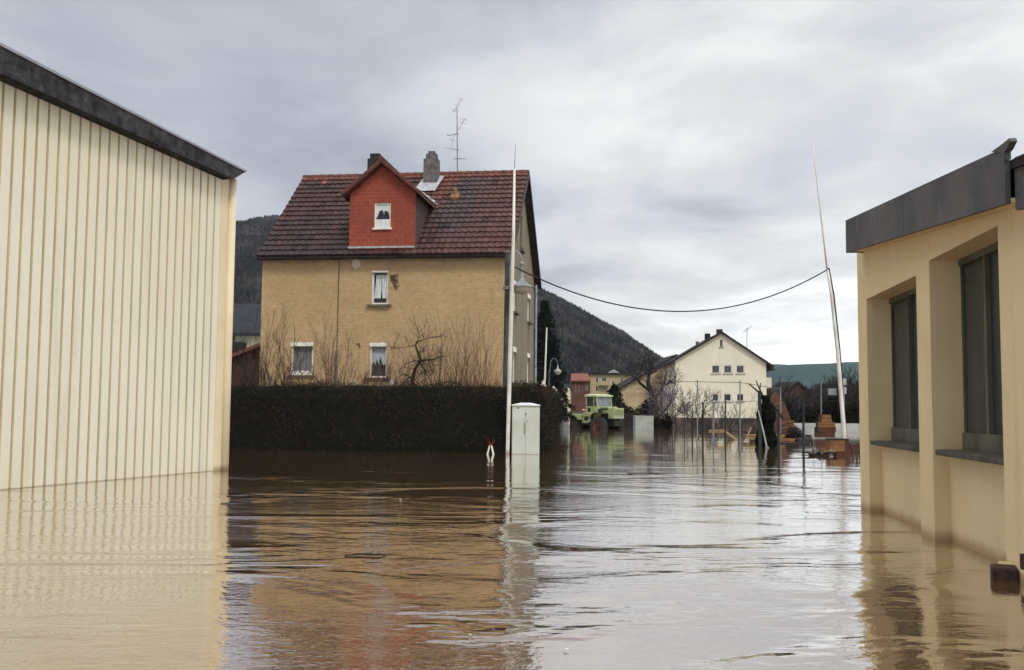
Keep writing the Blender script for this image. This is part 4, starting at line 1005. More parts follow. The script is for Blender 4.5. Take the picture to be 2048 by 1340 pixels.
m = MB(); m.tube([q(1029, 340), q(1031, 286)], [.012, .007], 6); m.build('tip', 'grey_metal', T)
def make_cabinet():
    a = G(1026, 909); b = G(1078, 908); w = (b - a).length * .90; loc = (a + b) / 2 + Vector((-.02, 0, 0)); loc.z = 0
    C = thing('utility_cabinet', loc, R(-3), 'weathered pale grey-green utility cabinet standing in the water beside the lamp post', 'utility cabinet')
    h = at(1050, 808, loc.y).z; d = .34
    m = MB(); m.box(-w / 2, w / 2, 0, d, -.6, h - .05); m.build('body', 'cabinet', C, bevel=.008)
    for s in (-1, 1):
        m = MB(); x0, x1 = (-w / 2 + .02, -.004) if s < 0 else (.004, w / 2 - .02); m.box(x0, x1, -.018, -.001, -.35, h - .10); m.build('door', 'cabinet', C, bevel=.004)
    m = MB(); m.hexa([(-w / 2 - .02, -.04, h - .05), (w / 2 + .02, -.04, h - .05), (w / 2 + .02, d + .03, h - .05), (-w / 2 - .02, d + .03, h - .05), (-w / 2 - .02, -.04, h - .02), (w / 2 + .02, -.04, h - .02), (w / 2 + .02, d + .03, h - .02), (-w / 2 - .02, d + .03, h - .02)])
    m.hexa([(-w / 2 - .02, -.04, h - .02), (w / 2 + .02, -.04, h - .02), (w / 2 + .02, d + .03, h - .02), (-w / 2 - .02, d + .03, h - .02), (-w * .18, .10, h + .035), (w * .18, .10, h + .035), (w * .18, d - .1, h + .035), (-w * .18, d - .1, h + .035)])
    m.build('lid', 'cabinet_lid', C)
    m = MB(); m.box(-.035, -.012, -.035, -.019, h * .40, h * .62); m.build('handle', 'grey_metal', C)
    for (x, z, sx, sz) in ((.0, h * .80, .022, .035), (.06, h * .66, .012, .03), (-.24, h * .60, .035, .008), (-.21, h * .92, .03, .025)):
        m = MB(); m.face([(x - sx, -.0205, z - sz), (x + sx * .7, -.0205, z - sz * .8), (x + sx, -.0205, z + sz), (x - sx * .5, -.0205, z + sz * .7)]); m.build('rust_mark', 'soot', C)
make_cabinet()
def make_stand():
    b = G(981, 908); S = thing('garden_stand', b, 0.2, 'small stand with white splayed legs and red prongs in the water by the hedge', 'stand')
    for i in range(4):
        a = i * math.pi / 2 + .5; m = MB(); m.beam((math.cos(a) * .15, math.sin(a) * .15, -.1), (math.cos(a) * .03, math.sin(a) * .03, .25), .035, .02); m.build('leg', 'white_paint', S)
    m = MB(); m.lathe([(.05, .235), (.055, .27), (.03, .29)], 8); m.build('hub', 'red_paint', S)
    for i, (x, z) in enumerate(((-.11, .48), (.08, .50), (-.04, .42), (.13, .38))):
        m = MB(); m.tube([(x * .2, 0, .28), (x * .9, -.02 + i * .02, (z + .28) / 2), (x, .02 * i, z)], .006, 6); m.build('prong', 'red_paint', S)
make_stand()
# leaning mast, sign box and the sagging cable
def make_mast():
    Y = 31.5; b = at(1689, 905, Y); b.z = 0
    T = thing('leaning_mast', b, 0, 'tall thin pale mast leaning left above the crates, holding the cable', 'mast'); q = lambda px, py, d=0: at(px, py, Y + d) - b
    m = MB(); m.tube([q(1691, 940), q(1687, 850), q(1675, 700), q(1663, 590), q(1655, 540)], [.068, .066, .058, .048, .040], 10); m.build('shaft', 'pole_white', T, smooth=True)
    m = MB(); m.tube([q(1692, 940, .12), q(1690, 850, .12), q(1679, 700, .10), q(1667, 590, .08), q(1657, 536, .05)], .035, 6); m.build('shadow_edge', 'cable', T)  # black tube added as the dark shadow edge of the mast
    m = MB(); m.tube([q(1655, 545), q(1643, 440), q(1632, 345), q(1625, 283)], [.030, .026, .022, .018], 8); m.build('tip', 'pole_white', T, smooth=True)
    m = MB(); a = q(1657, 777, -.1); c = q(1673, 790, -.1); m.box(a.x, c.x, a.y, a.y + .1, c.z, a.z); m.build('junction_box', 'grey_metal', T)
    b2 = at(1686, 905, 32.6); b2.z = 0
    T2 = thing('thin_post', b2, 0, 'thin grey post carrying two small pale boxes just behind the leaning mast', 'post'); q2 = lambda px, py: at(px, py, 32.6) - b2
    m = MB(); m.tube([q2(1689, 940), q2(1687, 758)], .035, 8); m.build('shaft', 'grey_metal', T2)
    for y0, y1 in ((757, 770), (774, 788)):
        a = q2(1681, y0); c = q2(1691, y1); m = MB(); m.box(a.x, c.x, -.1, -.04, c.z, a.z); m.build('box', 'concrete', T2)
    # cable
    p0 = at(1024, 531, GL); p1 = at(1655, 539, Y); pm_ = at(1372, 623, (GL + Y) / 2); pts = []
    for i in range(41):
        t = i / 40; p = p0.lerp(p1, t); dr = p0.lerp(p1, .5).z - pm_.z; s = 1 - (2 * t - 1) ** 2; p.z -= dr * s * (1 + .06 * (t - .5)); pts.append(p)
    m = MB(); m.tube(pts, .020, 6); tag(m.build('overhead_cable', 'cable', smooth=True), 'thin black cable sagging from the white pole to the leaning mast', 'cable')
make_mast()

# ------------------------------------------------------------------ behind the hedge, right of the brick house
def conifer(px, py_top, Y, wid, label, seed=1, n=46, cat='conifer', mat='conifer'):
    r = random.Random(seed); top = at(px, py_top, Y); base = Vector((top.x, Y, -.6)); h = top.z - base.z
    T = thing('conifer_tree', base, 0, label, cat); m = MB(); m.tube([(0, 0, 0), (0, 0, h * .96)], [h * .022, .02], 8); m.build('trunk', 'bark_dark', T)
    m = MB(); m.use_t = True
    for i in range(n):
        t = (i + .5) / n; z = h * (.22 + .77 * t); L = wid / 2 * (1 - t) ** .75 * r.uniform(.75, 1.2) + .1
        for k in range(6):
            a = r.uniform(0, 6.283); d = Vector((math.cos(a), math.sin(a), -.18)); s = Vector((-d.y, d.x, 0))
            for j in range(int(14 + L * 30)):
                u = r.random() ** .6; c = d * (L * u) + Vector((0, 0, z - .25 * u * u * L + r.gauss(0, .06))) + s * r.gauss(0, .13 * (1.1 - u) + .05)
                g = r.uniform(.5, 1.5); m.tc = (g, g, g); leaf(m, c, r.uniform(.10, .24), r, .35)
    m.build('crown', mat, T); return T
conifer(1090, 598, 56, 3.4, 'tall dark conifer standing behind the right corner of the brick house', 3)
conifer(1107, 668, 60, 2.2, 'shorter dark conifer right of the tall one, behind the small hanging lamp', 4, n=34)
b = at(1090, 800, 44); b.z = 0; T = thing('white_pole', b, 0, 'short white pole rising behind the hedge corner in front of the conifer', 'pole')
q = lambda px, py: at(px, py, 44) - b
m = MB(); m.tube([q(1088, 860), q(1089, 770), q(1093.5, 655)], [.045, .045, .03], 8); m.build('shaft', 'pole_white', T, smooth=True)
def far_lamp():
    Y = 52; b = at(1098, 850, Y); b.z = 0; L = thing('street_lamp', b, 0, 'distant street lamp with pale bell shade hanging in front of the conifers', 'street lamp'); q = lambda px, py: at(px, py, Y) - b
    m = MB(); m.tube([q(1098, 900), q(1098, 740)], [.06, .05], 8); m.build('post', 'pole_grey', L)
    m = MB(); m.tube([q(1100, 742), q(1101, 724), q(1105, 717), (q(1110, 717)), q(1114, 721), q(1116, 728)], .02, 6); m.build('arm', 'grey_metal', L)
    c = q(1115.5, 742); m = MB(); m.lathe([(.02, .35), (.05, .12), (.19, .02), (.19, -.02), (.15, -.12), (.06, -.20), (.001, -.21)], 14, tuple(c), cap=False); m.build('lamp_shade', 'concrete', L, smooth=True)
far_lamp()
def cream_wall_piece():
    Y = 64; a = at(1113, 860, Y); c = at(1140, 777, Y); loc = Vector((a.x, Y, 0))
    W = thing('garden_gate_wall', loc, 0, 'pale cream slatted gate wall between the hedge end and the tractor', 'wall')
    w = c.x - a.x; m = MB(); n = 4
    for i in range(n):
        x0 = w * i / n; x1 = w * (i + 1) / n - .012; h = c.z + (0.0 if i != 1 else -.02); m.box(x0, x1, 0, .12, -.6, h - .07)
    m.build('boards', 'trim_cream', W)
    for i in range(n):
        m = MB(); m.lathe([(w / n / 2 - .01, -.08), (w / n / 2 - .01, -.03), (w / n / 4, .02), (.001, .03)], 10, (w * (i + .5) / n, .06, c.z), cap=False); m.build('rounded_top', 'trim_cream', W)
    b = at(1083, 790, 43); b.z = 0
    # wrapped shrub: pale cloths over plants behind the hedge corner
    for k, (px, py, w_, h_, Y2) in enumerate(((1086, 765, .16, .34, 43), (1107, 770, .16, .22, 45))):
        p = at(px, py + 12, Y2); T = thing('wrapped_plant', (p.x, p.y, p.z - 1.4), 0, ('pale yellowish wrapped plant behind the hedge at the foot of the short white pole', 'small pale wrapped plant behind the hedge between the short white pole and the gate wall')[k], 'plant')
        m = MB(); r = random.Random(k); m.lathe([(.03, 0), (.03, 1.3)], 6); m.build('stake', 'twig', T)
        m = MB(); m.lathe([(w_ * .5, 1.2), (w_ * 1.1, 1.28), (w_, 1.45), (w_ * .5, 1.4 + h_ * .6), (.02, 1.4 + h_)], 9, cap=False); 
        m.v = [(x + r.uniform(-.03, .03), y, z + r.uniform(-.02, .02)) for x, y, z in m.v]; m.build('cover', 'trim_cream', T)
cream_wall_piece()
def grey_bundle():
    b = G(1128, 858); b.y -= 2; b = at(1128, 858, b.y); b.z = 0
    T = thing('covered_bundle', b, 0.3, 'grey cloth-covered bundle in the water between hedge end and tractor rear', 'bundle'); r = random.Random(6)
    m = MB(); m.lathe([(.36, -.5), (.36, .10), (.31, .45), (.22, .8), (.14, .98), (.10, 1.05)], 12); m.v = [(x * r.uniform(.85, 1.1), y, z + r.uniform(-.03, .03)) for x, y, z in m.v]; m.build('cover', 'cloth_grey', T)
    m = MB(); m.lathe([(.11, 1.0), (.15, 1.08), (.14, 1.2), (.06, 1.28), (.001, 1.29)], 12, cap=False); m.build('dark_top', 'black', T, smooth=True)
grey_bundle()

# ------------------------------------------------------------------ tractor
def make_tractor():
    b = G(1196, 857); Y = b.y; yaw = R(-48)
    c = at(1189, 800, Y + .5)
    T = thing('green_tractor', (c.x, c.y, -.36), yaw, 'light green square-cabbed tractor with orange-red rims standing in the flood', 'tractor')
    T2, Ti = frame((c.x, c.y, -.36), yaw)
    G_, K = 'green_paint', 'chassis'
    hx_ = lambda m, x0, x1, y, z0, z1, x0b=None, x1b=None: m.hexa([(x0, -y, z0), (x1, -y, z0), (x1, y, z0), (x0, y, z0), (x0 if x0b is None else x0b, -y, z1), (x1 if x1b is None else x1b, -y, z1), (x1 if x1b is None else x1b, y, z1), (x0 if x0b is None else x0b, y, z1)])
    m = MB(); hx_(m, -1.75, 2.0, .28, .55, .95); hx_(m, .75, 1.7, .34, .95, 1.30); m.build('chassis', K, T)
    m = MB(); hx_(m, .88, 1.62, .46, 1.36, 1.72, .88, 1.62); hx_(m, .88, 1.615, .455, 1.722, 1.76, .88, 1.58)
    m.build('hood', G_, T, bevel=.02)
    m = MB(); hx_(m, 1.625, 2.15, .46, 1.00, 1.68, 1.625, 2.13); nose = m.build('nose', G_, T, bevel=.025)
    m = MB(); m.hexa([(x_ + .2, y_, z_) for x_, y_, z_ in [(1.955, -.38, 1.22), (1.965, -.38, 1.22), (1.965, .38, 1.22), (1.955, .38, 1.22), (1.945, -.38, 1.58), (1.957, -.38, 1.58), (1.957, .38, 1.58), (1.945, .38, 1.58)]]); g = m.build('grille', 'grille', nose)
    for i in range(7):
        z = 1.24 + i * .05; m = MB(); m.box(2.166, 2.174, -.37, .37, z, z + .014); m.build('grille_bar', G_, g)
    for s in (-1, 1):
        m = MB(); m.lathe([(.09, 2.152), (.09, 2.17), (.05, 2.185)], 14, (0, s * .28, 1.10), axis='x'); m.build('headlight', 'concrete', nose)
    m = MB(); m.box(2.155, 2.168, -.19, .19, 1.03, 1.17); m.build('number_plate', 'concrete', nose)
    m = MB(); m.box(1.08, 1.58, -.475, -.462, 1.56, 1.66); m.build('name_strip', 'dark_green', T)
    # cab
    zc0, zc1, zc2 = 1.45, 1.98, 2.55; x0, x1 = -.12, .92; y = .70
    m = MB()
    m.hexa([(x0, -y, 1.05), (x1, -y, 1.05), (x1, y, 1.05), (x0, y, 1.05), (x0, -y, 1.78), (x1, -y, 1.78), (x1, y, 1.78), (x0, y, 1.78)])
    m.build('cab_body', G_, T, bevel=.02)
    wz0, wz1 = 1.78, 2.40; t = .07; xf = x1 - .10
    posts = MB()
    for (xa, xt, w) in ((x0, x0, .09), (x1 - .36, x1 - .38, .07), (x1 - .09, xf - .09, .09)):
        for s in (-1, 1):
            ya = s * y; yb = s * (y - .07); pb = [(xa, ya), (xa + w, ya), (xa + w, yb), (xa, yb)]; pt = [(xt, ya), (xt + w, ya), (xt + w, yb), (xt, yb)]
            if s > 0: pb = pb[::-1]; pt = pt[::-1]
            posts = MB(); posts.hexa([(p[0], p[1], wz0) for p in pb] + [(p[0], p[1], wz1) for p in pt]); posts.build('cab_pillar', G_, T)
    m = MB(); e = .005
    m.hexa([(x0 + .02, -y + .03, wz0), (x1 - .03, -y + .03, wz0), (x1 - .03, -y + .04, wz0), (x0 + .02, -y + .04, wz0), (x0 + .02, -y + .03, wz1), (xf - .03, -y + .03, wz1), (xf - .03, -y + .04, wz1), (x0 + .02, -y + .04, wz1)]); m.build('side_window', 'glass_dark', T)
    m = MB(); m.hexa([(x0 + .02, y - .04, wz0), (x1 - .03, y - .04, wz0), (x1 - .03, y - .03, wz0), (x0 + .02, y - .03, wz0), (x0 + .02, y - .04, wz1), (xf - .03, y - .04, wz1), (xf - .03, y - .03, wz1), (x0 + .02, y - .03, wz1)]); m.build('side_window', 'glass_dark', T)
    m = MB(); m.hexa([(x1 - .04, -y + .07, wz0), (x1 - .02, -y + .07, wz0), (x1 - .02, y - .07, wz0), (x1 - .04, y - .07, wz0), (xf - .04, -y + .07, wz1), (xf - .02, -y + .07, wz1), (xf - .02, y - .07, wz1), (xf - .04, y - .07, wz1)])
    ws = m.build('windscreen', 'tractor_glass', T); m = MB(); m.tube([(x1 - .005, -.1, wz0 + .02), (x1 - .06, .05, wz1 - .12)], .012, 5); m.build('wiper', 'concrete', ws)
    m = MB(); m.box(x0 + .01, x0 + .03, -y + .08, y - .08, wz0, wz1); m.build('rear_window', 'glass_dark', T)
    m = MB(); m.hexa([(x0 - .06, -y - .06, wz1 + .002), (x1 + .02, -y - .06, wz1 + .002), (x1 + .02, y + .06, wz1 + .002), (x0 - .06, y + .06, wz1 + .002), (x0 - .06, -y - .06, wz1 + .10), (x1 + .02, -y - .06, wz1 + .08), (x1 + .02, y + .06, wz1 + .08), (x0 - .06, y + .06, wz1 + .10)])
    m.hexa([(x0 - .05, -y - .05, wz1 + .10), (x1 + .01, -y - .05, wz1 + .08), (x1 + .01, y + .05, wz1 + .08), (x0 - .05, y + .05, wz1 + .10), (x0 + .1, -y + .15, wz1 + .17), (x1 - .25, -y + .15, wz1 + .17), (x1 - .25, y - .15, wz1 + .17), (x0 + .1, y - .15, wz1 + .17)])
    m.build('cab_roof', 'green_pale', T)
    m = MB(); m.box(.06, .32, -y - .012, -y - .003, 1.32, 1.68); m.build('door_vent', 'black', T)
    m = MB(); m.box(.515, .525, -y - .008, -y - .002, 1.07, 2.38); m.build('door_seam', 'chassis', T)
    # steps and lower side panel between the wheels
    m = MB(); m.prism([(-.42, -y - .02, .72), (.18, -y - .02, .72), (.62, -y - .02, 1.30), (.62, -y - .02, 1.42), (-.30, -y - .02, 1.42)][::1], (0, .2, 0)); sp = m.build('step_panel', G_, T)
    m = MB(); m.prism([(-.26, -y - .032, .86), (.10, -y - .032, .86), (.22, -y - .032, 1.14), (-.18, -y - .032, 1.14)], (0, .01, 0)); m.build('step_opening', 'black', sp)
    m = MB(); m.box(-.40, .20, -y - .10, -y + .1, .62, .715); m.build('step', K, sp)
    # rear deck and fenders
    m = MB(); m.box(-1.95, -.13, -.74, .74, 1.16, 1.28); m.box(-1.93, -.14, -.40, .40, .95, 1.16); m.build('rear_deck', G_, T, bevel=.01)
    m = MB(); m.prism([(-1.10, -.76, 1.26), (-.82, -.76, .92), (-.46, -.76, .92), (-.42, -.76, 1.26)][::-1], (0, .12, 0)); m.build('deck_bracket', G_, T)
    m = MB()
    for (a, b_) in zip([(-1.95, 1.17), (-1.40, 1.17), (-1.15, .95)][:-1], [(-1.95, 1.17), (-1.40, 1.17), (-1.15, .95)][1:]): m.hexa([(a[0], -.96, a[1]), (b_[0], -.96, b_[1]), (b_[0], -.60, b_[1]), (a[0], -.60, a[1]), (a[0], -.96, a[1] + .03), (b_[0], -.96, b_[1] + .03), (b_[0], -.60, b_[1] + .03), (a[0], -.60, a[1] + .03)])
    m.build('rear_fender', 'black', T)
    pts = [(.48, .95), (.62, 1.25), (.95, 1.36), (1.50, 1.30)]; m = MB()
    for a, b_ in zip(pts[:-1], pts[1:]): m.hexa([(a[0], -.96, a[1]), (b_[0], -.96, b_[1]), (b_[0], -.50, b_[1]), (a[0], -.50, a[1]), (a[0], -.96, a[1] + .03), (b_[0], -.96, b_[1] + .03), (b_[0], -.50, b_[1] + .03), (a[0], -.50, a[1] + .03)])
    m.build('front_fender', K, T)
    m = MB(); m.box(.94, 1.12, -.66, -.47, 1.38, 1.62); m.build('air_filter', K, T)
    m = MB(); m.lathe([(.05, 0), (.10, .03), (.10, .08), (.02, .10)], 12, (-.26, -.74, 1.50), axis='z'); m.v = [(x, y_, z) for x, y_, z in m.v]; m.build('work_lamp', 'lamp_warm', T)
    m = MB(); m.tube([(1.4, .35, 1.7), (1.4, .35, 1.95)], .035, 8); m.build('exhaust', K, T)
    for x in (-1.30, 1.12):
        for s in (-1, 1):
            W = MB(); yc = s * .78; w = .20
            W.lathe([(.35, -w), (.52, -w), (.60, -w * .8), (.62, -w * .4), (.62, w * .4), (.60, w * .8), (.52, w), (.35, w)], 28, (x, yc, .50), axis='y', cap=False)
            for i in range(22):
                a = 2 * math.pi * i / 22
                for q in (-1, 1):
                    ca, sa = math.cos(a + q * .06), math.sin(a + q * .06); W.beam((x + ca * .622, yc + q * .01, .5 + sa * .622), (x + math.cos(a + .16) * .622, yc + q * w * .9, .5 + math.sin(a + .16) * .622), .04, .05, (ca, 0, sa))
            wh = W.build('wheel', 'tyre', T)
            m = MB(); o = s * w * .9; m.lathe([(.345, o), (.31, o * .9), (.27, o * .55), (.17, o * .35), (.15, o * .55), (.05, o * .6), (.001, o * .6)], 24, (x, yc, .50), axis='y', cap=False); m.build('rim', 'rim_red', wh)
            m = MB(); m.lathe([(.13, o * .57), (.12, o * .85), (.05, o * .95), (.001, o * .95)], 14, (x, yc, .50), axis='y', cap=False); m.build('hub', 'chassis', wh)
    return T
make_tractor()

# ------------------------------------------------------------------ houses in the background
def simple_house(name, label, Y, gable, apex, eaveL, eaveR, depth, wmat, rmat, wins=(), yaw=0.0, cat='house', roof_th=.25, over=.5, zbase=-1.3, glass='glass_grey', fr='white_paint', front_over=.4, dy=0.12, sill=None, ridge_along=False):
    """gable: px of left and right wall; apex/eaves: wall outline pixels. local frame: x right, y back."""
    a = at(gable[0], 800, Y); c = at(gable[1], 800, Y); loc = Vector((a.x, Y, 0)); T2, Ti = frame(loc, yaw); nrm = Vector((-math.sin(yaw), math.cos(yaw), 0))
    H = thing(name, loc, yaw, label, cat)
    P = lambda px, py: Ti @ on_plane(px, py, loc, nrm)
    w0, w1 = 0.0, P(gable[1], 800).x; zl, zr_ = P(*eaveL).z, P(*eaveR).z
    I = lambda u, d, z: (u, d, z)
    holes = []
    for (x0, x1, y0, y1) in wins:
        p, q = P(x0, y1), P(x1, y0); holes.append((p.x, q.x, p.z, q.z))
    if apex:
        ap = P(*apex); mid = ap.x; za = ap.z
        top = lambda u: za - (za - zl) * (mid - u) / (mid - w0) if u < mid else za - (za - zr_) * (u - mid) / (w1 - mid)
        cuts = (mid,)
    else:
        top = lambda u: zl + (zr_ - zl) * (u - w0) / (w1 - w0); cuts = ()
    m = MB(); wall(m, w0, w1, zbase, top, holes, dy, ucuts=cuts, P=I)
    m.face([(w1, 0, zbase), (w1, depth, zbase), (w1, depth, zr_), (w1, 0, zr_)]); m.face([(0, 0, zbase), (0, 0, zl), (0, depth, zl), (0, depth, zbase)])
    back = [(w1, depth, zbase), (0, depth, zbase), (0, depth, zl)] + ([(mid, depth, za)] if apex else []) + [(w1, depth, zr_)]
    m.face(back); m.build('wall', wmat, H)
    for h in holes:
        window(H, h, I, dy, fw=min(.09, (h[1] - h[0]) * .12), fr=fr, glass=glass, sill=sill, sill_over=.06, sproj=.1)
    rf = None
    if apex:
        m = MB()
        kl = (za - zl) / (mid - w0); kr = (za - zr_) / (w1 - mid)
        for (u0, z0, u1, z1) in ((w0 - over, zl - kl * over, mid, za), (mid, za, w1 + over, zr_ - kr * over)):
            m.hexa([(u0, -front_over, z0), (u1, -front_over, z1), (u1, depth + front_over, z1), (u0, depth + front_over, z0), (u0, -front_over, z0 + roof_th), (u1, -front_over, z1 + roof_th), (u1, depth + front_over, z1 + roof_th), (u0, depth + front_over, z0 + roof_th)])
        rf = m.build('roof', rmat, H)
    return H, P, rf, (w0, w1, zl, zr_)

def white_house():
    wins = [(1423, 1440, 730, 747), (1447, 1464, 730, 747), (1472, 1489, 730, 747), (1424, 1438, 787, 803), (1447, 1463, 787, 803), (1473, 1488, 787, 803), (1439, 1446, 679, 694)]
    H, P, rf, (w0, w1, zl, zr_) = simple_house('white_house', 'large pale cream gabled house with three-window rows beyond the flooded gardens', 104, (1351, 1533), (1443, 667), (1351, 721), (1533, 726), 13, 'white_wall', 'dark_roof', wins, yaw=R(-3), over=.75, roof_th=.2, sill='sill_stone')
    for (x0, x1, y0, y1, d) in ((1441, 1452, 655, 680, 2.2), (1426, 1436, 661, 684, 5.5)):
        a, b = P(x0, y1), P(x1, y0); m = MB(); m.box(a.x, b.x, d, d + .7, a.z - 1, b.z + (.1 if d > 3 else 0)); m.build('chimney', 'chimney_black', rf)
    a, b = P(1400, 690), P(1406, 679); m = MB(); m.box(a.x, b.x, 3, 3.4, a.z - .8, b.z); m.build('vent_pipe', 'chimney', rf)
    # balcony block on the right flank
    a = P(1535, 775); b = P(1549, 737); m = MB(); m.box(w1 + .003, w1 + .95, 2.0, 6.5, a.z, a.z + 1.1); m.box(w1 + .003, w1 + .95, 6.3, 6.5, a.z + 1.1, b.z); m.build('balcony', 'white_wall', H)
    m = MB(); m.hexa([(w1 + .003, 1.9, b.z + .1), (w1 + 1.3, 1.9, b.z - .1), (w1 + 1.3, 6.6, b.z - .1), (w1 + .003, 6.6, b.z + .1), (w1 + .003, 1.9, b.z + .25), (w1 + 1.3, 1.9, b.z + .05), (w1 + 1.3, 6.6, b.z + .05), (w1 + .003, 6.6, b.z + .25)]); m.build('balcony_roof', 'dark_roof', H)
    c = H.matrix_world
    p = at(1494, 720, 108); A = thing('television_aerial', (p.x, 108, p.z), 0, 'small faint television aerial behind the right roof slope of the pale cream house', 'aerial'); q = lambda px, py: at(px, py, 108) - p
    m = MB(); m.tube([q(1494, 722), q(1494, 655)], .035, 5); m.build('mast', 'grey_metal', A); m = MB(); m.tube([q(1487, 665), q(1503, 652)], .03, 4); m.build('antenna_boom', 'grey_metal', A)
white_house()
H, P, rf, _ = simple_house('cream_house', 'weathered cream gabled house behind bare trees, left of the large pale house', 118, (1243, 1362), (1353, 712), (1243, 777), (1362, 722), 9, 'cream_wall', 'dark_roof', (), yaw=R(2), over=.6, roof_th=.22)
H, P, rf, _ = simple_house('apartment_block', 'ochre flat-roofed apartment block below the wooded hill, behind the tractor', 205, (1181, 1262), None, (1181, 749), (1262, 749), 14, 'ochre_wall', 'dark_roof',
                           [(1191, 1197, 754, 766), (1203, 1214, 754, 766), (1241, 1246, 755, 766), (1191, 1196, 772, 783), (1206, 1213, 773, 780), (1223, 1230, 762, 776)], yaw=0, cat='apartment building', glass='glass_grey', sill=None)
m = MB(); a = P(1179, 749); b = P(1264, 746); m.box(a.x, b.x, -.5, 14.5, a.z + .003, b.z); m.build('roof', 'dark_roof', H)
a = P(1216, 746); b = P(1240, 740); m = MB(); mx = (a.x + b.x) / 2
m.prism([(a.x, -.3, a.z + .01), (b.x, -.3, a.z + .01), (mx, -.3, b.z + .1)], (0, 4, 0)); m.build('roof_gablet', 'concrete', H)
a = P(1198, 771); b = P(1217, 770); m = MB(); m.box(a.x, b.x, -1.0, -.003, a.z, a.z + .12); m.box(a.x, b.x, -1.0, -.95, a.z + .121, a.z + .9); m.build('balcony', 'ochre_wall', H)
H, P, rf, _ = simple_house('red_house', 'reddish house with faded red roof beside the ochre apartment block', 188, (1144, 1180), None, (1144, 762), (1180, 762), 10, 'red_wall', 'red_roof',
                           [(1150, 1152, 768, 785), (1157, 1159, 770, 785), (1172, 1176, 766, 780)], sill=None)
a = P(1141, 763); b = P(1181, 747); m = MB()
m.hexa([(a.x, -.6, a.z), (b.x, -.6, a.z), (b.x, 6, b.z), (a.x + .5, 6, b.z), (a.x, -.6, a.z + .2), (b.x, -.6, a.z + .2), (b.x, 6, b.z + .2), (a.x + .5, 6, b.z + .2)]); m.build('roof', 'red_roof', H)
H, P, rf, _ = simple_house('slate_roofed_house', 'low house with dark slate roof glimpsed behind the hedge end and gate wall', 150, (1098, 1142), None, (1098, 778), (1142, 778), 8, 'concrete', 'slate_roof', (), sill=None)
a = P(1096, 779); b = P(1144, 757); m = MB()
m.hexa([(a.x, -.5, a.z), (b.x, -.5, a.z), (b.x - 1.2, 4.5, b.z), (a.x + .5, 4.5, b.z), (a.x, -.5, a.z + .2), (b.x, -.5, a.z + .2), (b.x - 1.2, 4.5, b.z + .2), (a.x + .5, 4.5, b.z + .2)]); m.build('roof', 'slate_roof', H)
H, P, rf, _ = simple_house('brown_house', 'small brown gabled house among dark scrub to the right of the large pale house', 170, (1560, 1614), (1596, 765), (1560, 790), (1614, 782), 10, 'brown_wall', 'dark_roof',
                           [(1586, 1591, 781, 788), (1597, 1602, 781, 788)], yaw=R(4), over=1.0, roof_th=.25, sill=None, fr='red_wall')
m = MB(); a = P(1583, 799); b = P(1612, 796); m.box(a.x, b.x, -.9, -.003, a.z, b.z + .1); m.build('balcony', 'pale_wood', H)
# left of the brick house: dark-roofed white building and red shed
H, P, rf, _ = simple_house('white_outbuilding', 'white building with dark roof between the metal hall and the brick house', 62, (380, 560), None, (380, 671), (560, 671), 6, 'white_wall', 'slate_roof', [(461, 470, 672, 687), (474, 489, 690, 720)], sill=None, fr='gutter_dark')
a = P(375, 672); b = P(565, 646); m = MB()
m.hexa([(a.x, -.5, a.z), (b.x, -.5, a.z), (b.x, 5, b.z + 1.5), (a.x, 5, b.z + 1.5), (a.x, -.5, a.z + .2), (b.x, -.5, a.z + .2), (b.x, 5, b.z + 1.7), (a.x, 5, b.z + 1.7)]); m.build('roof', 'slate_roof', H)
a = P(455, 686); b = P(492, 720); m = MB(); m.box(a.x, b.x, -1.0, -.02, -1, a.z); m.build('dark_lean_to', 'dark_roof', H)
H, P, rf, _ = simple_house('tiled_shed', 'low dark red shed with sloping red tiled roof left of the brick house', 45, (400, 540), None, (400, 742), (540, 688), 4, 'brown_wall', 'red_roof', (), sill=None, cat='shed')
a = P(400, 742); b = P(541, 687); m = MB()
m.hexa([(a.x, -.4, a.z), (b.x, -.4, b.z), (b.x, 4.3, b.z), (a.x, 4.3, a.z), (a.x, -.4, a.z + .16), (b.x, -.4, b.z + .16), (b.x, 4.3, b.z + .16), (a.x, 4.3, a.z + .16)]); m.build('roof', 'red_roof', H)

# ------------------------------------------------------------------ gardens between tractor and white house
def strip_wall(name, label, cat, x0, x1, ytop, Y, mat, th=.2, z0=-1, parts='panel', n=1):
    a = at(x0, ytop, Y); b = at(x1, ytop, Y); T = thing(name, (a.x, Y, 0), 0, label, cat); m = MB(); w = b.x - a.x
    if n == 1: m.box(0, w, 0, th, z0, a.z); m.build(parts, mat, T)
    else:
        for i in range(n): m.box(w * i / n + .01, w * (i + 1) / n - .01, 0, th, z0, a.z + .02 * math.sin(i * 2.1))
        m.build(parts, mat, T)
    return T
strip_wall('garden_wall', 'low stained reddish-brown garden wall in front of the pale cream house', 'wall', 1349, 1520, 835, 66, 'plinth', .25)
strip_wall('board_fence', 'dark wooden board fence directly behind the tractor nose', 'fence', 1240, 1272, 826, 70, 'wet_wood', .05, n=9, parts='boards')
T = strip_wall('concrete_box', 'pale grey concrete box standing in the water right of the tractor', 'box', 1271, 1307, 833, 66, 'concrete', 1.2, parts='body')
m = MB(); w = (at(1307, 833, 66) - at(1271, 833, 66)).x; z = at(1271, 833, 66).z; m.box(-.03, w + .03, -.03, 1.23, z + .002, z + .05); m.build('lid', 'concrete', T)
conifer(1229, 768, 84, 3.4, 'round dark green conifer behind the tractor cab', 14, n=26)
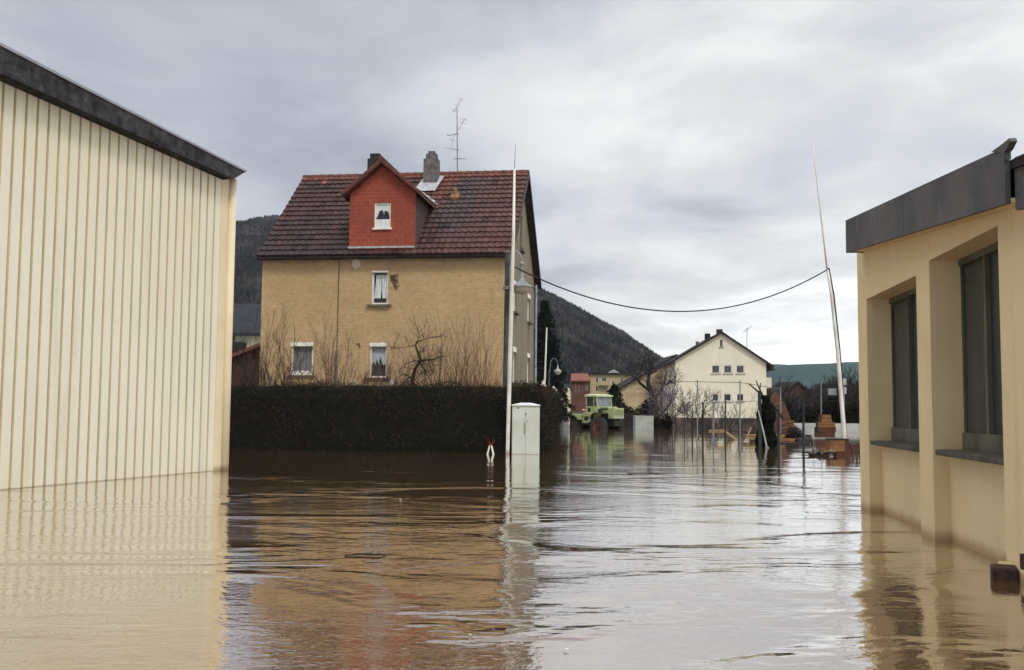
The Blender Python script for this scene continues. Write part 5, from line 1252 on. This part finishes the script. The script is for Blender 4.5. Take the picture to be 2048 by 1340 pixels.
def bush(px0, px1, ytop, Y, label, mat='bush_dark', seed=1, n=2600, sz=(.10, .22)):
    a = at(px0, ytop, Y); b = at(px1, ytop, Y); w = (b.x - a.x) / 2; T = thing('bush', ((a.x + b.x) / 2, Y, -.6), 0, label, 'bush'); r = random.Random(seed); h = a.z + .6; m = MB(); m.use_t = True; s = MB()
    for i in range(8): grow(s, (r.uniform(-w, w) * .3, 0, 0), (r.uniform(-.4, .4), r.uniform(-.3, .3), 1), h * .7, .03, 1, r, 4, .5, .05, 5, .15, .5, .6, .006, 4)
    lob = [(Vector((r.uniform(-w, w) * .7, r.uniform(-w, w) * .5, h * r.uniform(.35, .72))), r.uniform(.3, .5)) for _ in range(9)]
    for i in range(n):
        c, q = lob[r.randrange(9)]; d = Vector((r.gauss(0, 1), r.gauss(0, 1), r.gauss(0, 1))).normalized() * r.uniform(.6, 1.05)
        p = c + Vector((d.x * q * w * 1.1, d.y * q * w, d.z * q * h * .75)); 
        if p.z < .1: continue
        g = r.uniform(.5, 1.5); m.tc = (g, g, g); leaf(m, p, r.uniform(*sz), r)
    m.build('foliage', mat, T); s.build('stems', 'bark_dark', T)
bush(1240, 1285, 812, 74, 'low dark bush behind the board fence and tractor nose', seed=2)
bush(1278, 1322, 790, 76, 'rounded olive-dark bush above the concrete box, behind the gnarled tree', seed=3)
bush(1308, 1352, 826, 68, 'low dark bush at the left end of the reddish garden wall', seed=4)
def tree(px, ytop, Y, label, mat, seed, r0=.16, nb=5, lv=4, spread=.7, trunk_px=None, th=.38, wob=.22, group=None, minr=.012, ratio=.66, up=.08):
    r = random.Random(seed); top = at(px, ytop, Y); base = Vector((top.x, Y, -.8)); h = top.z - base.z
    T = thing('bare_tree', base, 0, label, 'tree', group); m = MB(); tp = [(0, 0, 0), (h * .02 * r.uniform(-1, 1), 0, h * th * .5), (h * .04 * r.uniform(-1, 1), 0, h * th)]
    m.tube(tp, [r0 * 1.15, r0, r0 * .85], 8); m.build('trunk', mat, T); m = MB()
    for i in range(4):
        a = i * 1.57 + r.uniform(-.5, .5); grow(m, tp[2], (math.cos(a) * .7, math.sin(a) * .7, 1), h * .36, r0 * .6, lv - 1, r, nb, spread, up, 5, wob, ratio, .6, minr, 5)
    m.build('crown', mat, T); return T
def gnarled():
    Y = 73; b = at(1311, 860, Y); b.z = -.8; T = thing('gnarled_tree', b, 0, 'big gnarled leafless tree with thick dark leaning trunk in front of the cream gabled house', 'tree'); q = lambda px, py, d=0: at(px, py, Y + d) - b
    m = MB(); m.tube([q(1313, 880), q(1310, 840), q(1308, 810), (q(1303, 785)), q(1296, 765)], [.30, .26, .22, .20, .16], 9); m.build('trunk', 'bark_dark', T); r = random.Random(5)
    m = MB()
    for pts, w in (([(1296, 765), (1298, 750), (1302, 740), (1297, 730)], .15), ([(1303, 785), (1290, 774), (1280, 766), (1272, 755), (1262, 750)], .13), ([(1302, 742), (1290, 740), (1278, 742)], .06), ([(1306, 800), (1318, 788), (1326, 772), (1330, 752)], .12),
                   ([(1298, 750), (1312, 742), (1322, 730), (1326, 722)], .08), ([(1326, 772), (1340, 765), (1352, 768)], .06), ([(1310, 838), (1326, 826), (1340, 808), (1346, 790)], .11)):
        pp = [q(x, y, r.uniform(-1, 1) * i * .6) for i, (x, y) in enumerate(pts)]; m.tube(pp, [w * (1 - .6 * i / (len(pp) - 1)) for i in range(len(pp))], 6, cap=False)
        for s in range(9):
            i = r.randrange(len(pp) - 1); grow(m, pp[i].lerp(pp[i + 1], r.random()), (r.uniform(-1, 1), r.uniform(-.6, .6), r.uniform(-.1, 1)), r.uniform(.6, 1.3), .03, 2, r, 3, .7, .05, 4, .3, .6, .6, .011, 4)
    m.build('crown', 'bark_dark', T)
gnarled()
tree(1338, 770, 70, 'small violet-grey bare tree at the left corner of the pale cream house', 'bark_violet', 22, r0=.09, nb=5, lv=4, th=.25)
tree(1356, 800, 64, 'leafless spreading tree overlapping the left edge of the pale cream house wall', 'bark_dark', 26, r0=.06, nb=4, lv=3, th=.25, spread=.85)
tree(1392, 786, 50, 'small pruned fruit tree with fine twigs between the fence posts before the pale house', 'bark_dark', 23, r0=.03, nb=4, lv=4, th=.35, minr=.008)
tree(1458, 806, 52, 'slim crooked young tree in the flooded garden below the lower windows of the pale house', 'bark_dark', 24, r0=.04, nb=3, lv=3, th=.4, minr=.009)
tree(1415, 822, 55, 'low thin branching tree behind the fence left of the lower windows', 'bark_dark', 25, r0=.03, nb=4, lv=3, th=.3, minr=.009)
for i, (px, yt, Y, lab) in enumerate(((1652, 752, 82, 'dark bare tree behind the leaning mast, left of the thin grey post'), (1698, 742, 84, 'dark bare tree between the leaning mast and the cream building'), (1722, 735, 78, 'dark bare tree half hidden by the corner of the cream building'),
                                      (1630, 770, 95, 'dark bare tree right of the small brown house'), (1562, 752, 120, 'tall thin bare tree left of the small brown house'))):
    tree(px, yt, Y, lab, 'bark_dark', 40 + i, r0=.13, nb=5, lv=4, th=.22, minr=.02, group='bare trees on the far bank')
for i, (a, b, yt, Y, lab) in enumerate(((1548, 1600, 800, 88, 'dark round bush in front of the small brown house, left one'), (1592, 1645, 806, 86, 'dark bush right of the small brown house'), (1636, 1690, 792, 80, 'broad dark bush behind the leaning mast'), (1680, 1740, 785, 78, 'dark bush against the corner of the cream building'))):
    bush(a, b, yt, Y, lab, seed=60 + i, n=3000)

# ------------------------------------------------------------------ wire fence posts
def fence_posts():
    Y = 44
    tall = [(1395, 762, 'tall thin grey fence post before the left part of the pale cream house', 'grey_metal', .028, 44), (1480, 763, 'tall thin grey fence post in front of the right-hand lower windows', 'grey_metal', .028, 44),
            (1561, 776, 'tall pale thin post right of the tilted red-brown panel', 'grey_metal', .03, 44), (1642, 765, 'thin tall grey post above the crate stack', 'grey_metal', .028, 50)]
    short = [(1369, 805, 'short dark fence post leftmost of the row before the pale cream house', 'green_post', .022, 47), (1385, 826, 'thick short dark stake second from the left in the fence row', 'wet_wood', .035, 46), (1406, 808, 'dark rough stake below the left windows of the pale house', 'wet_wood', .035, 36),
             (1427, 805, 'pale grey fence post between two dark stakes below the lower left window', 'grey_metal', .036, 38), (1451, 804, 'thin dark-green post below the middle lower window', 'green_post', .03, 37),
             (1557, 820, 'dark green post standing before the tilted red-brown panel', 'green_post', .040, 31), (1607, 812, 'dark green post to the right of the floating beams', 'green_post', .038, 30)]
    for px, py, lab, mat, r_, YY in tall + short:
        t = at(px, py, YY); b = Vector((t.x - .02, YY, 0)); T = thing('fence_post', b, 0, lab, 'fence post', 'fence posts standing in the flooded gardens')
        m = MB(); m.tube([(0, 0, -1.1), (.01, 0, t.z * .5), (.02, 0, t.z)], [r_, r_, r_ * .9], 8); m.build('post', mat, T); m = MB(); m.lathe([(r_ * 1.25, t.z), (r_ * 1.25, t.z + .03), (.002, t.z + .05)], 8, (.02, 0, 0)); m.build('cap', mat, T)
    def wirep(pts, lab, r_=.012):
        m = MB(); m.tube(pts, r_, 4); tag(m.build('fence_wire', 'wire'), lab, 'wire')
    wirep([at(1346, 763, 44), at(1395, 763.5, 44), at(1480, 765, 44), at(1561, 778, 44)], 'thin top wire strung between the tall fence posts before the pale cream house', .014)
    wirep([at(1352, 812, 47), at(1385, 811, 46), at(1427, 805, 44), at(1480, 803, 44), at(1516, 802, 44)], 'lower wire crossing below the lower windows of the pale cream house', .010)
fence_posts()
# wind-blown vine shoots trained on the wires
for i, (px, yt, lab) in enumerate(((1403, 806, 'small leafless vine left of the lower windows on the wire fence'), (1466, 800, 'crooked leafless vine right of the middle lower window'), (1505, 812, 'short bare shoot near the dark ivy-covered stump'))):
    bare_shrub(px, yt, 45, .7, 5, lab, 'bark_dark', 70 + i, lean=.5, lv=2, r0=.016, curve=.3)

# ------------------------------------------------------------------ debris by the right-hand fence
def debris():
    r = random.Random(12); B = lambda px, py, Y: at(px, py, Y)
    # ivy-covered stump
    b = G(1531, 893); Y = b.y; T = thing('ivy_stump', b, 0, 'black ivy-covered stump standing upright in the water beside the red-brown panel', 'stump'); t = B(1527, 786, Y) - b; h = t.z
    m = MB(); m.tube([(0, 0, -1), (0, 0, h * .5), (-.05, 0, h * .78)], [.22, .19, .10], 9); m.build('trunk', 'wet_wood', T)
    m = MB(); m.use_t = True
    for i in range(8200):
        z = r.uniform(-.05, h * .95); w = .33 - .09 * z / h + .05 * math.sin(z * 7); a = r.uniform(0, 6.28); q = r.uniform(.8, 1.05)
        if z > h * .8: w *= .6
        g = r.uniform(.4, 1.3); m.tc = (g, g, g); leaf(m, Vector((math.cos(a) * w * q + .03, math.sin(a) * w * q, z)), r.uniform(.04, .10), r)
    m.build('ivy', 'bush_dark', T)
    p = B(1519, 783, Y - .5); T = thing('fence_post', (p.x, Y - .5, 0), 0, 'dark green square post at the left side of the ivy-covered stump', 'fence post', 'fence posts standing in the flooded gardens'); m = MB(); m.box(-.05, .05, -.05, .05, -1, p.z); m.build('post', 'green_post', T); m = MB(); m.box(-.06, .06, -.06, .06, p.z + .001, p.z + .03); m.build('cap', 'green_post', T)
    # dead branch leaning over
    o = B(1545, 820, Y + .3); T = thing('dead_branch', o, 0, 'forked dead branch leaning to the left above the ivy-covered stump', 'branch'); q = lambda px, py, d=0: B(px, py, Y + .3 + d) - o
    m = MB(); m.tube([q(1566, 838), q(1548, 812), q(1533, 798), q(1517, 784), q(1497, 767)], [.05, .045, .045, .035, .022], 7); m.build('limb', 'bark_dark', T)
    for pts in ([(1526, 791), (1518, 776), (1512, 761)], [(1520, 787), (1520, 776), (1521, 766)]):
        m = MB(); m.tube([q(x, y, .05 * i) for i, (x, y) in enumerate(pts)], [.03, .024, .018], 6); m.build('twig', 'bark_dark', T)
    # tilted red-brown panel: thick plywood leaning
    Yp = 44; o = B(1570, 865, Yp); o.z = 0; T = thing('tilted_panel', o, 0, 'tilted red-brown wooden panel with curved top edge propped behind the ivy stump', 'panel'); q = lambda px, py, d=0: B(px, py, Yp + d) - o
    prof = [(1538, 868), (1538, 800), (1549, 783), (1562, 795), (1572, 812), (1582, 838), (1600, 868)]
    m = MB(); m.prism([q(x, y, (868 - y) * .008) for x, y in prof][::-1], (0, .14, 0)); m.build('board', 'brown_wood', T)
    for (x0, y0, x1, y1) in ((1541, 838, 1558, 829), (1541, 812, 1560, 806), (1560, 848, 1588, 842), (1556, 858, 1592, 852)):
        m = MB(); a = q(x0, y0, (868 - y0) * .008 - .03); c = q(x1, y1, (868 - y1) * .008 - .03); m.beam(a, c, .04, .05); m.build('batten', 'new_wood', T)
    # diagonal pole
    o = G(1534, 896); q = lambda px, py: B(px, py, o.y) - o; T = thing('leaning_pole', o, 0, 'thin pale pole leaning across the front of the ivy-covered stump', 'pole'); m = MB(); m.tube([q(1535, 902), q(1526, 860), q(1516, 820)], [.03, .028, .025], 7); m.build('shaft', 'concrete', T); m = MB(); m.lathe([(.06, -.03), (.07, .02), (.03, .06)], 8, (0, 0, 0)); m.build('foot', 'grey_metal', T)
    # floating beams
    def beam(px0, py0, px1, py1, Y0, Y1, w, h_, mat, lab, name='wooden_beam', cat='beam', end=None):
        a, c = at(px0, py0, Y0), at(px1, py1, Y1); T = thing(name, a, 0, lab, cat, 'beams and planks drifting by the fence'); m = MB(); m.beam((0, 0, 0), c - a, w, h_); m.build('timber', mat, T, bevel=.008)
        m = MB(); d = (c - a).normalized(); m.beam(c - a + d * .001, c - a + d * .02, w * .96, h_ * .96); m.build('sawn_end', end or 'pale_wood', T)
    beam(1492, 866, 1620, 872, 43, 43, .36, .10, 'wet_wood', 'long dark beam lying behind the yellowish planks')
    beam(1489, 873, 1523, 873, 42, 42, .5, .18, 'pale_wood', 'short yellowish plank left of the ivy-covered stump')
    beam(1538, 871, 1606, 873, 42, 42.3, .36, .12, 'pale_wood', 'long yellowish plank right of the ivy-covered stump')
    beam(1532, 878, 1600, 880, 41.6, 41.8, .28, .12, 'new_wood', 'brown plank floating in front of the long yellowish one')
    beam(1500, 882, 1534, 884, 40, 40, .25, .14, 'brown_wood', 'short brown beam half sunk at the foot of the ivy stump')
    beam(1560, 888, 1618, 888, 38.6, 38.6, .34, .12, 'wet_wood', 'dark wet beam in front of the planks')
    beam(1417, 863, 1449, 862, 43.5, 43.5, .12, .14, 'pale_wood', 'level part of a broken pale brown beam sticking out of the water')
    beam(1449, 863, 1471, 881, 43.5, 43, .12, .11, 'pale_wood', 'sloping end of a broken pale brown beam dipping into the water')
    beam(1376, 862, 1492, 862, 60, 60, .08, .04, 'wet_wood', 'long thin dark plank floating flat behind the broken beam')
    beam(1436, 876, 1495, 885, 46, 40.3, .14, .03, 'wet_wood', 'thin dark board floating to the right of the broken beam')
    beam(1494, 873, 1502, 856, 41.8, 42.0, .05, .05, 'pale_wood', 'short pale stick leaning up from the left plank')
    beam(1539, 870, 1545, 858, 41.8, 42.0, .05, .05, 'pale_wood', 'short pale stick leaning up from the right planks')
    o = G(1614, 887); T = thing('log', o, R(15), 'dark wet log end lying at the right end of the planks', 'log'); m = MB(); m.tube([(-.45, 0, .05), (0, 0, .09), (.17, 0, .10)], [.15, .17, .16], 12); m.build('bark', 'wet_wood', T)
    m = MB(); m.lathe([(.15, .172), (.148, .18), (.001, .182)], 12, (0, 0, .10), axis='x', cap=False); m.build('cut_face', 'bark_dark', T)
    # mound of dark brush behind the panel
    bush(1566, 1606, 852, 42, 'low heap of dark brushwood behind the floating planks', 'bark_dark', 77, 1500, (.05, .16))
    # pale solid strip put in for the bright sky reflection on the water
    strip_wall('pale_glint_strip', 'long low pale strip standing in for the sky reflection on the water behind the crates', 'wall', 1586, 1760, 846, 62, 'concrete', .3)
    # crate stack, four crates
    Yc = 46.5; zw = -.05; specs = [(1634, 1671, 875, 864, 'brown_wood', 'bottom red-brown crate of the stack beside the leaning mast'), (1635, 1672, 864, 854.5, 'brown_wood', 'second crate from the bottom of the stack beside the leaning mast'),
                                 (1637, 1671, 854.5, 844, 'new_wood', 'second crate from the top of the stack beside the leaning mast'), (1642, 1664, 844, 829, 'new_wood', 'narrow topmost crate of the stack beside the leaning mast')]
    for i, (x0, x1, y0, y1, mat, lab) in enumerate(specs):
        a = at(x0, y0, Yc); c = at(x1, y1, Yc); w = c.x - a.x; h_ = c.z - a.z - .004; T = thing('wooden_crate', ((a.x + c.x) / 2, Yc + .3, a.z), R((-4, 5, -2, 3)[i]), lab, 'crate', 'brown crates stacked beside the leaning mast')
        ins = .0 if i != 3 else .07
        m = MB(); m.hexa([(-w / 2 + .03, -.26, 0), (w / 2 - .03, -.26, 0), (w / 2 - .03, .26, 0), (-w / 2 + .03, .26, 0), (-w / 2 + .03 + ins, -.26, h_), (w / 2 - .03 - ins, -.26, h_), (w / 2 - .03 - ins, .26, h_), (-w / 2 + .03 + ins, .26, h_)]); m.build('box', 'wet_wood' if i == 1 else 'brown_wood', T)
        for z0_, z1_ in ((.02, .46), (.56, .98)):      # front boards with an open gap between them
            f0_, f1_ = ins * z0_, ins * z1_
            m = MB(); m.hexa([(-w / 2 + f0_, -.29, h_ * z0_), (w / 2 - f0_, -.29, h_ * z0_), (w / 2 - f0_, -.262, h_ * z0_), (-w / 2 + f0_, -.262, h_ * z0_), (-w / 2 + f1_, -.29, h_ * z1_), (w / 2 - f1_, -.29, h_ * z1_), (w / 2 - f1_, -.262, h_ * z1_), (-w / 2 + f1_, -.262, h_ * z1_)]); m.build('board', mat, T)
    # near orange crate with leg, picket panel
    Yn = 29.0; a = at(1660, 903, Yn); c = at(1689, 880, Yn); w = c.x - a.x; h_ = c.z - a.z
    T = thing('wooden_chest', ((a.x), Yn, a.z), R(-3), 'large orange-brown wooden chest perched in front of the leaning mast', 'crate'); m = MB(); m.box(0, w, 0, .45, 0, h_); m.build('box', 'new_wood', T, bevel=.008); m = MB(); m.box(-.02, w + .12, -.02, .5, h_ + .002, h_ + .035); m.build('lid', 'wet_wood', T)
    m = MB(); m.box(w + .002, w + .12, .02, .44, -.12, h_); m.build('side_board', 'brown_wood', T); m = MB(); m.box(w * .45, w, .02, .40, -.6, -.002); m.build('leg', 'brown_wood', T)
    a = at(1697, 917, Yn + .1); T = thing('picket_panel', (a.x, Yn + .1, 0), R(-2), 'brown picket panel floating upright beside the orange-brown chest', 'fence panel')
    zt = at(1697, 886, Yn).z
    for i in range(5):
        hh = zt + r.uniform(-.05, .03); m = MB(); x = i * .105; m.prism([(x, 0, -.4), (x + .062, 0, -.4), (x + .062, 0, hh - .04), (x + .031, 0, hh), (x, 0, hh - .04)], (0, .02, 0)); m.build('picket', 'brown_wood', T)
    for z in (.06, .26): m = MB(); m.box(-.03, .55, .022, .05, z, z + .06); m.build('rail', 'brown_wood', T)
    # drift heap
    o = G(1640, 912); T = thing('driftwood_heap', o, 0, 'tangled heap of dark driftwood and reeds left of the orange-brown chest', 'driftwood'); m = MB()
    for i in range(70):
        x = r.uniform(-.28, .35); d = Vector((r.gauss(0, 1), r.gauss(0, .6), r.gauss(.0, .25))).normalized() * r.uniform(.1, .3); s = Vector((x, r.uniform(-.2, .2), r.uniform(-.02, .10) * (1 + x))); m.tube([s - d / 2, s + d / 2], r.uniform(.008, .022), 5)
    m.build('sticks', 'wet_wood', T); m = MB()
    for i in range(30):
        x = r.uniform(.05, .5); d = Vector((r.gauss(.5, .5), r.gauss(0, .5), r.gauss(.2, .35))).normalized() * r.uniform(.15, .35); s = Vector((x, r.uniform(-.1, .2), .08 + .2 * x)); m.tube([s - d / 2, s + d / 2], .007, 4)
    m.build('pale_reeds', 'pale_wood', T)
    beam(1603, 905, 1620, 906, 29.5, 29.5, .05, .03, 'wet_wood', 'small dark stick floating left of the driftwood heap')
debris()

# ------------------------------------------------------------------ small drift on the water
def drift():
    r = random.Random(77)
    spots = [(1133, 1303), (941, 1273), (801, 1000), (1136, 935)]
    for i, (px, py) in enumerate(spots):
        g = G(px, py); g.z = .004; m = MB(); n = 6; sx = r.uniform(.006, .014) * (1 + g.y / 12)
        pts = [(math.cos(2 * math.pi * k / n) * sx * r.uniform(.6, 1.2), math.sin(2 * math.pi * k / n) * sx * r.uniform(.5, .9), r.uniform(0, .01)) for k in range(n)]
        m.prism(pts[::-1], (0, 0, .006)); o = m.build('floating_leaf', 'plug' if i < 6 else 'twig'); o.location = g; 
        tag(o, 'tiny pale scrap floating on the open flood water' if i < 6 else 'small dark dead leaf floating on the open flood water', 'litter', 'pale scraps drifting on the flood' if i < 6 else 'dead leaves drifting on the flood')
    for i, (px, py, a, L, lab) in enumerate(((730, 1112, .1, .35, 'thin dark twig floating in the reflection of the brick house'), (1290, 948, -.1, .7, 'thin dark twig floating left of centre beyond the utility cabinet'), (1880, 1068, -.4, .3, 'short twig floating at the foot of the cream building pillar'), (480, 1008, .1, .5, 'thin twig floating near the corner of the metal hall'))):
        g = G(px, py); g.z = .008; m = MB(); k = L / 2; d = Vector((math.cos(a), math.sin(a), 0))
        m.tube([d * -k, d * -.3 * k + Vector((0, .03, .006)), d * .4 * k + Vector((0, -.02, .008)), d * k], [.006, .009, .008, .004], 5); m.tube([d * .1 * k, d * .5 * k + Vector((-.02, .12, .02))], [.005, .003], 4)
        o = m.build('floating_twig', 'wet_wood'); o.location = g; tag(o, lab, 'twig', 'twigs drifting on the flood')
drift()
# ------------------------------------------------------------------ damp air
def haze():
    m = bpy.data.materials.new('haze'); m.use_nodes = True; MAT['haze'] = m; t = NT(m.node_tree)
    v = t.n('ShaderNodeVolumePrincipled', {'Color': (0.80, 0.88, 1.0, 1), 'Density': 0.00008, 'Anisotropy': 0.2})
    t.n('ShaderNodeOutputMaterial', {'Volume': v})
    b = MB(); b.box(-3500, 3500, -150, 3400, -3, 420); tag(b.build('haze', 'haze'), 'thin damp haze in the valley air', 'haze', kind='stuff')
haze()
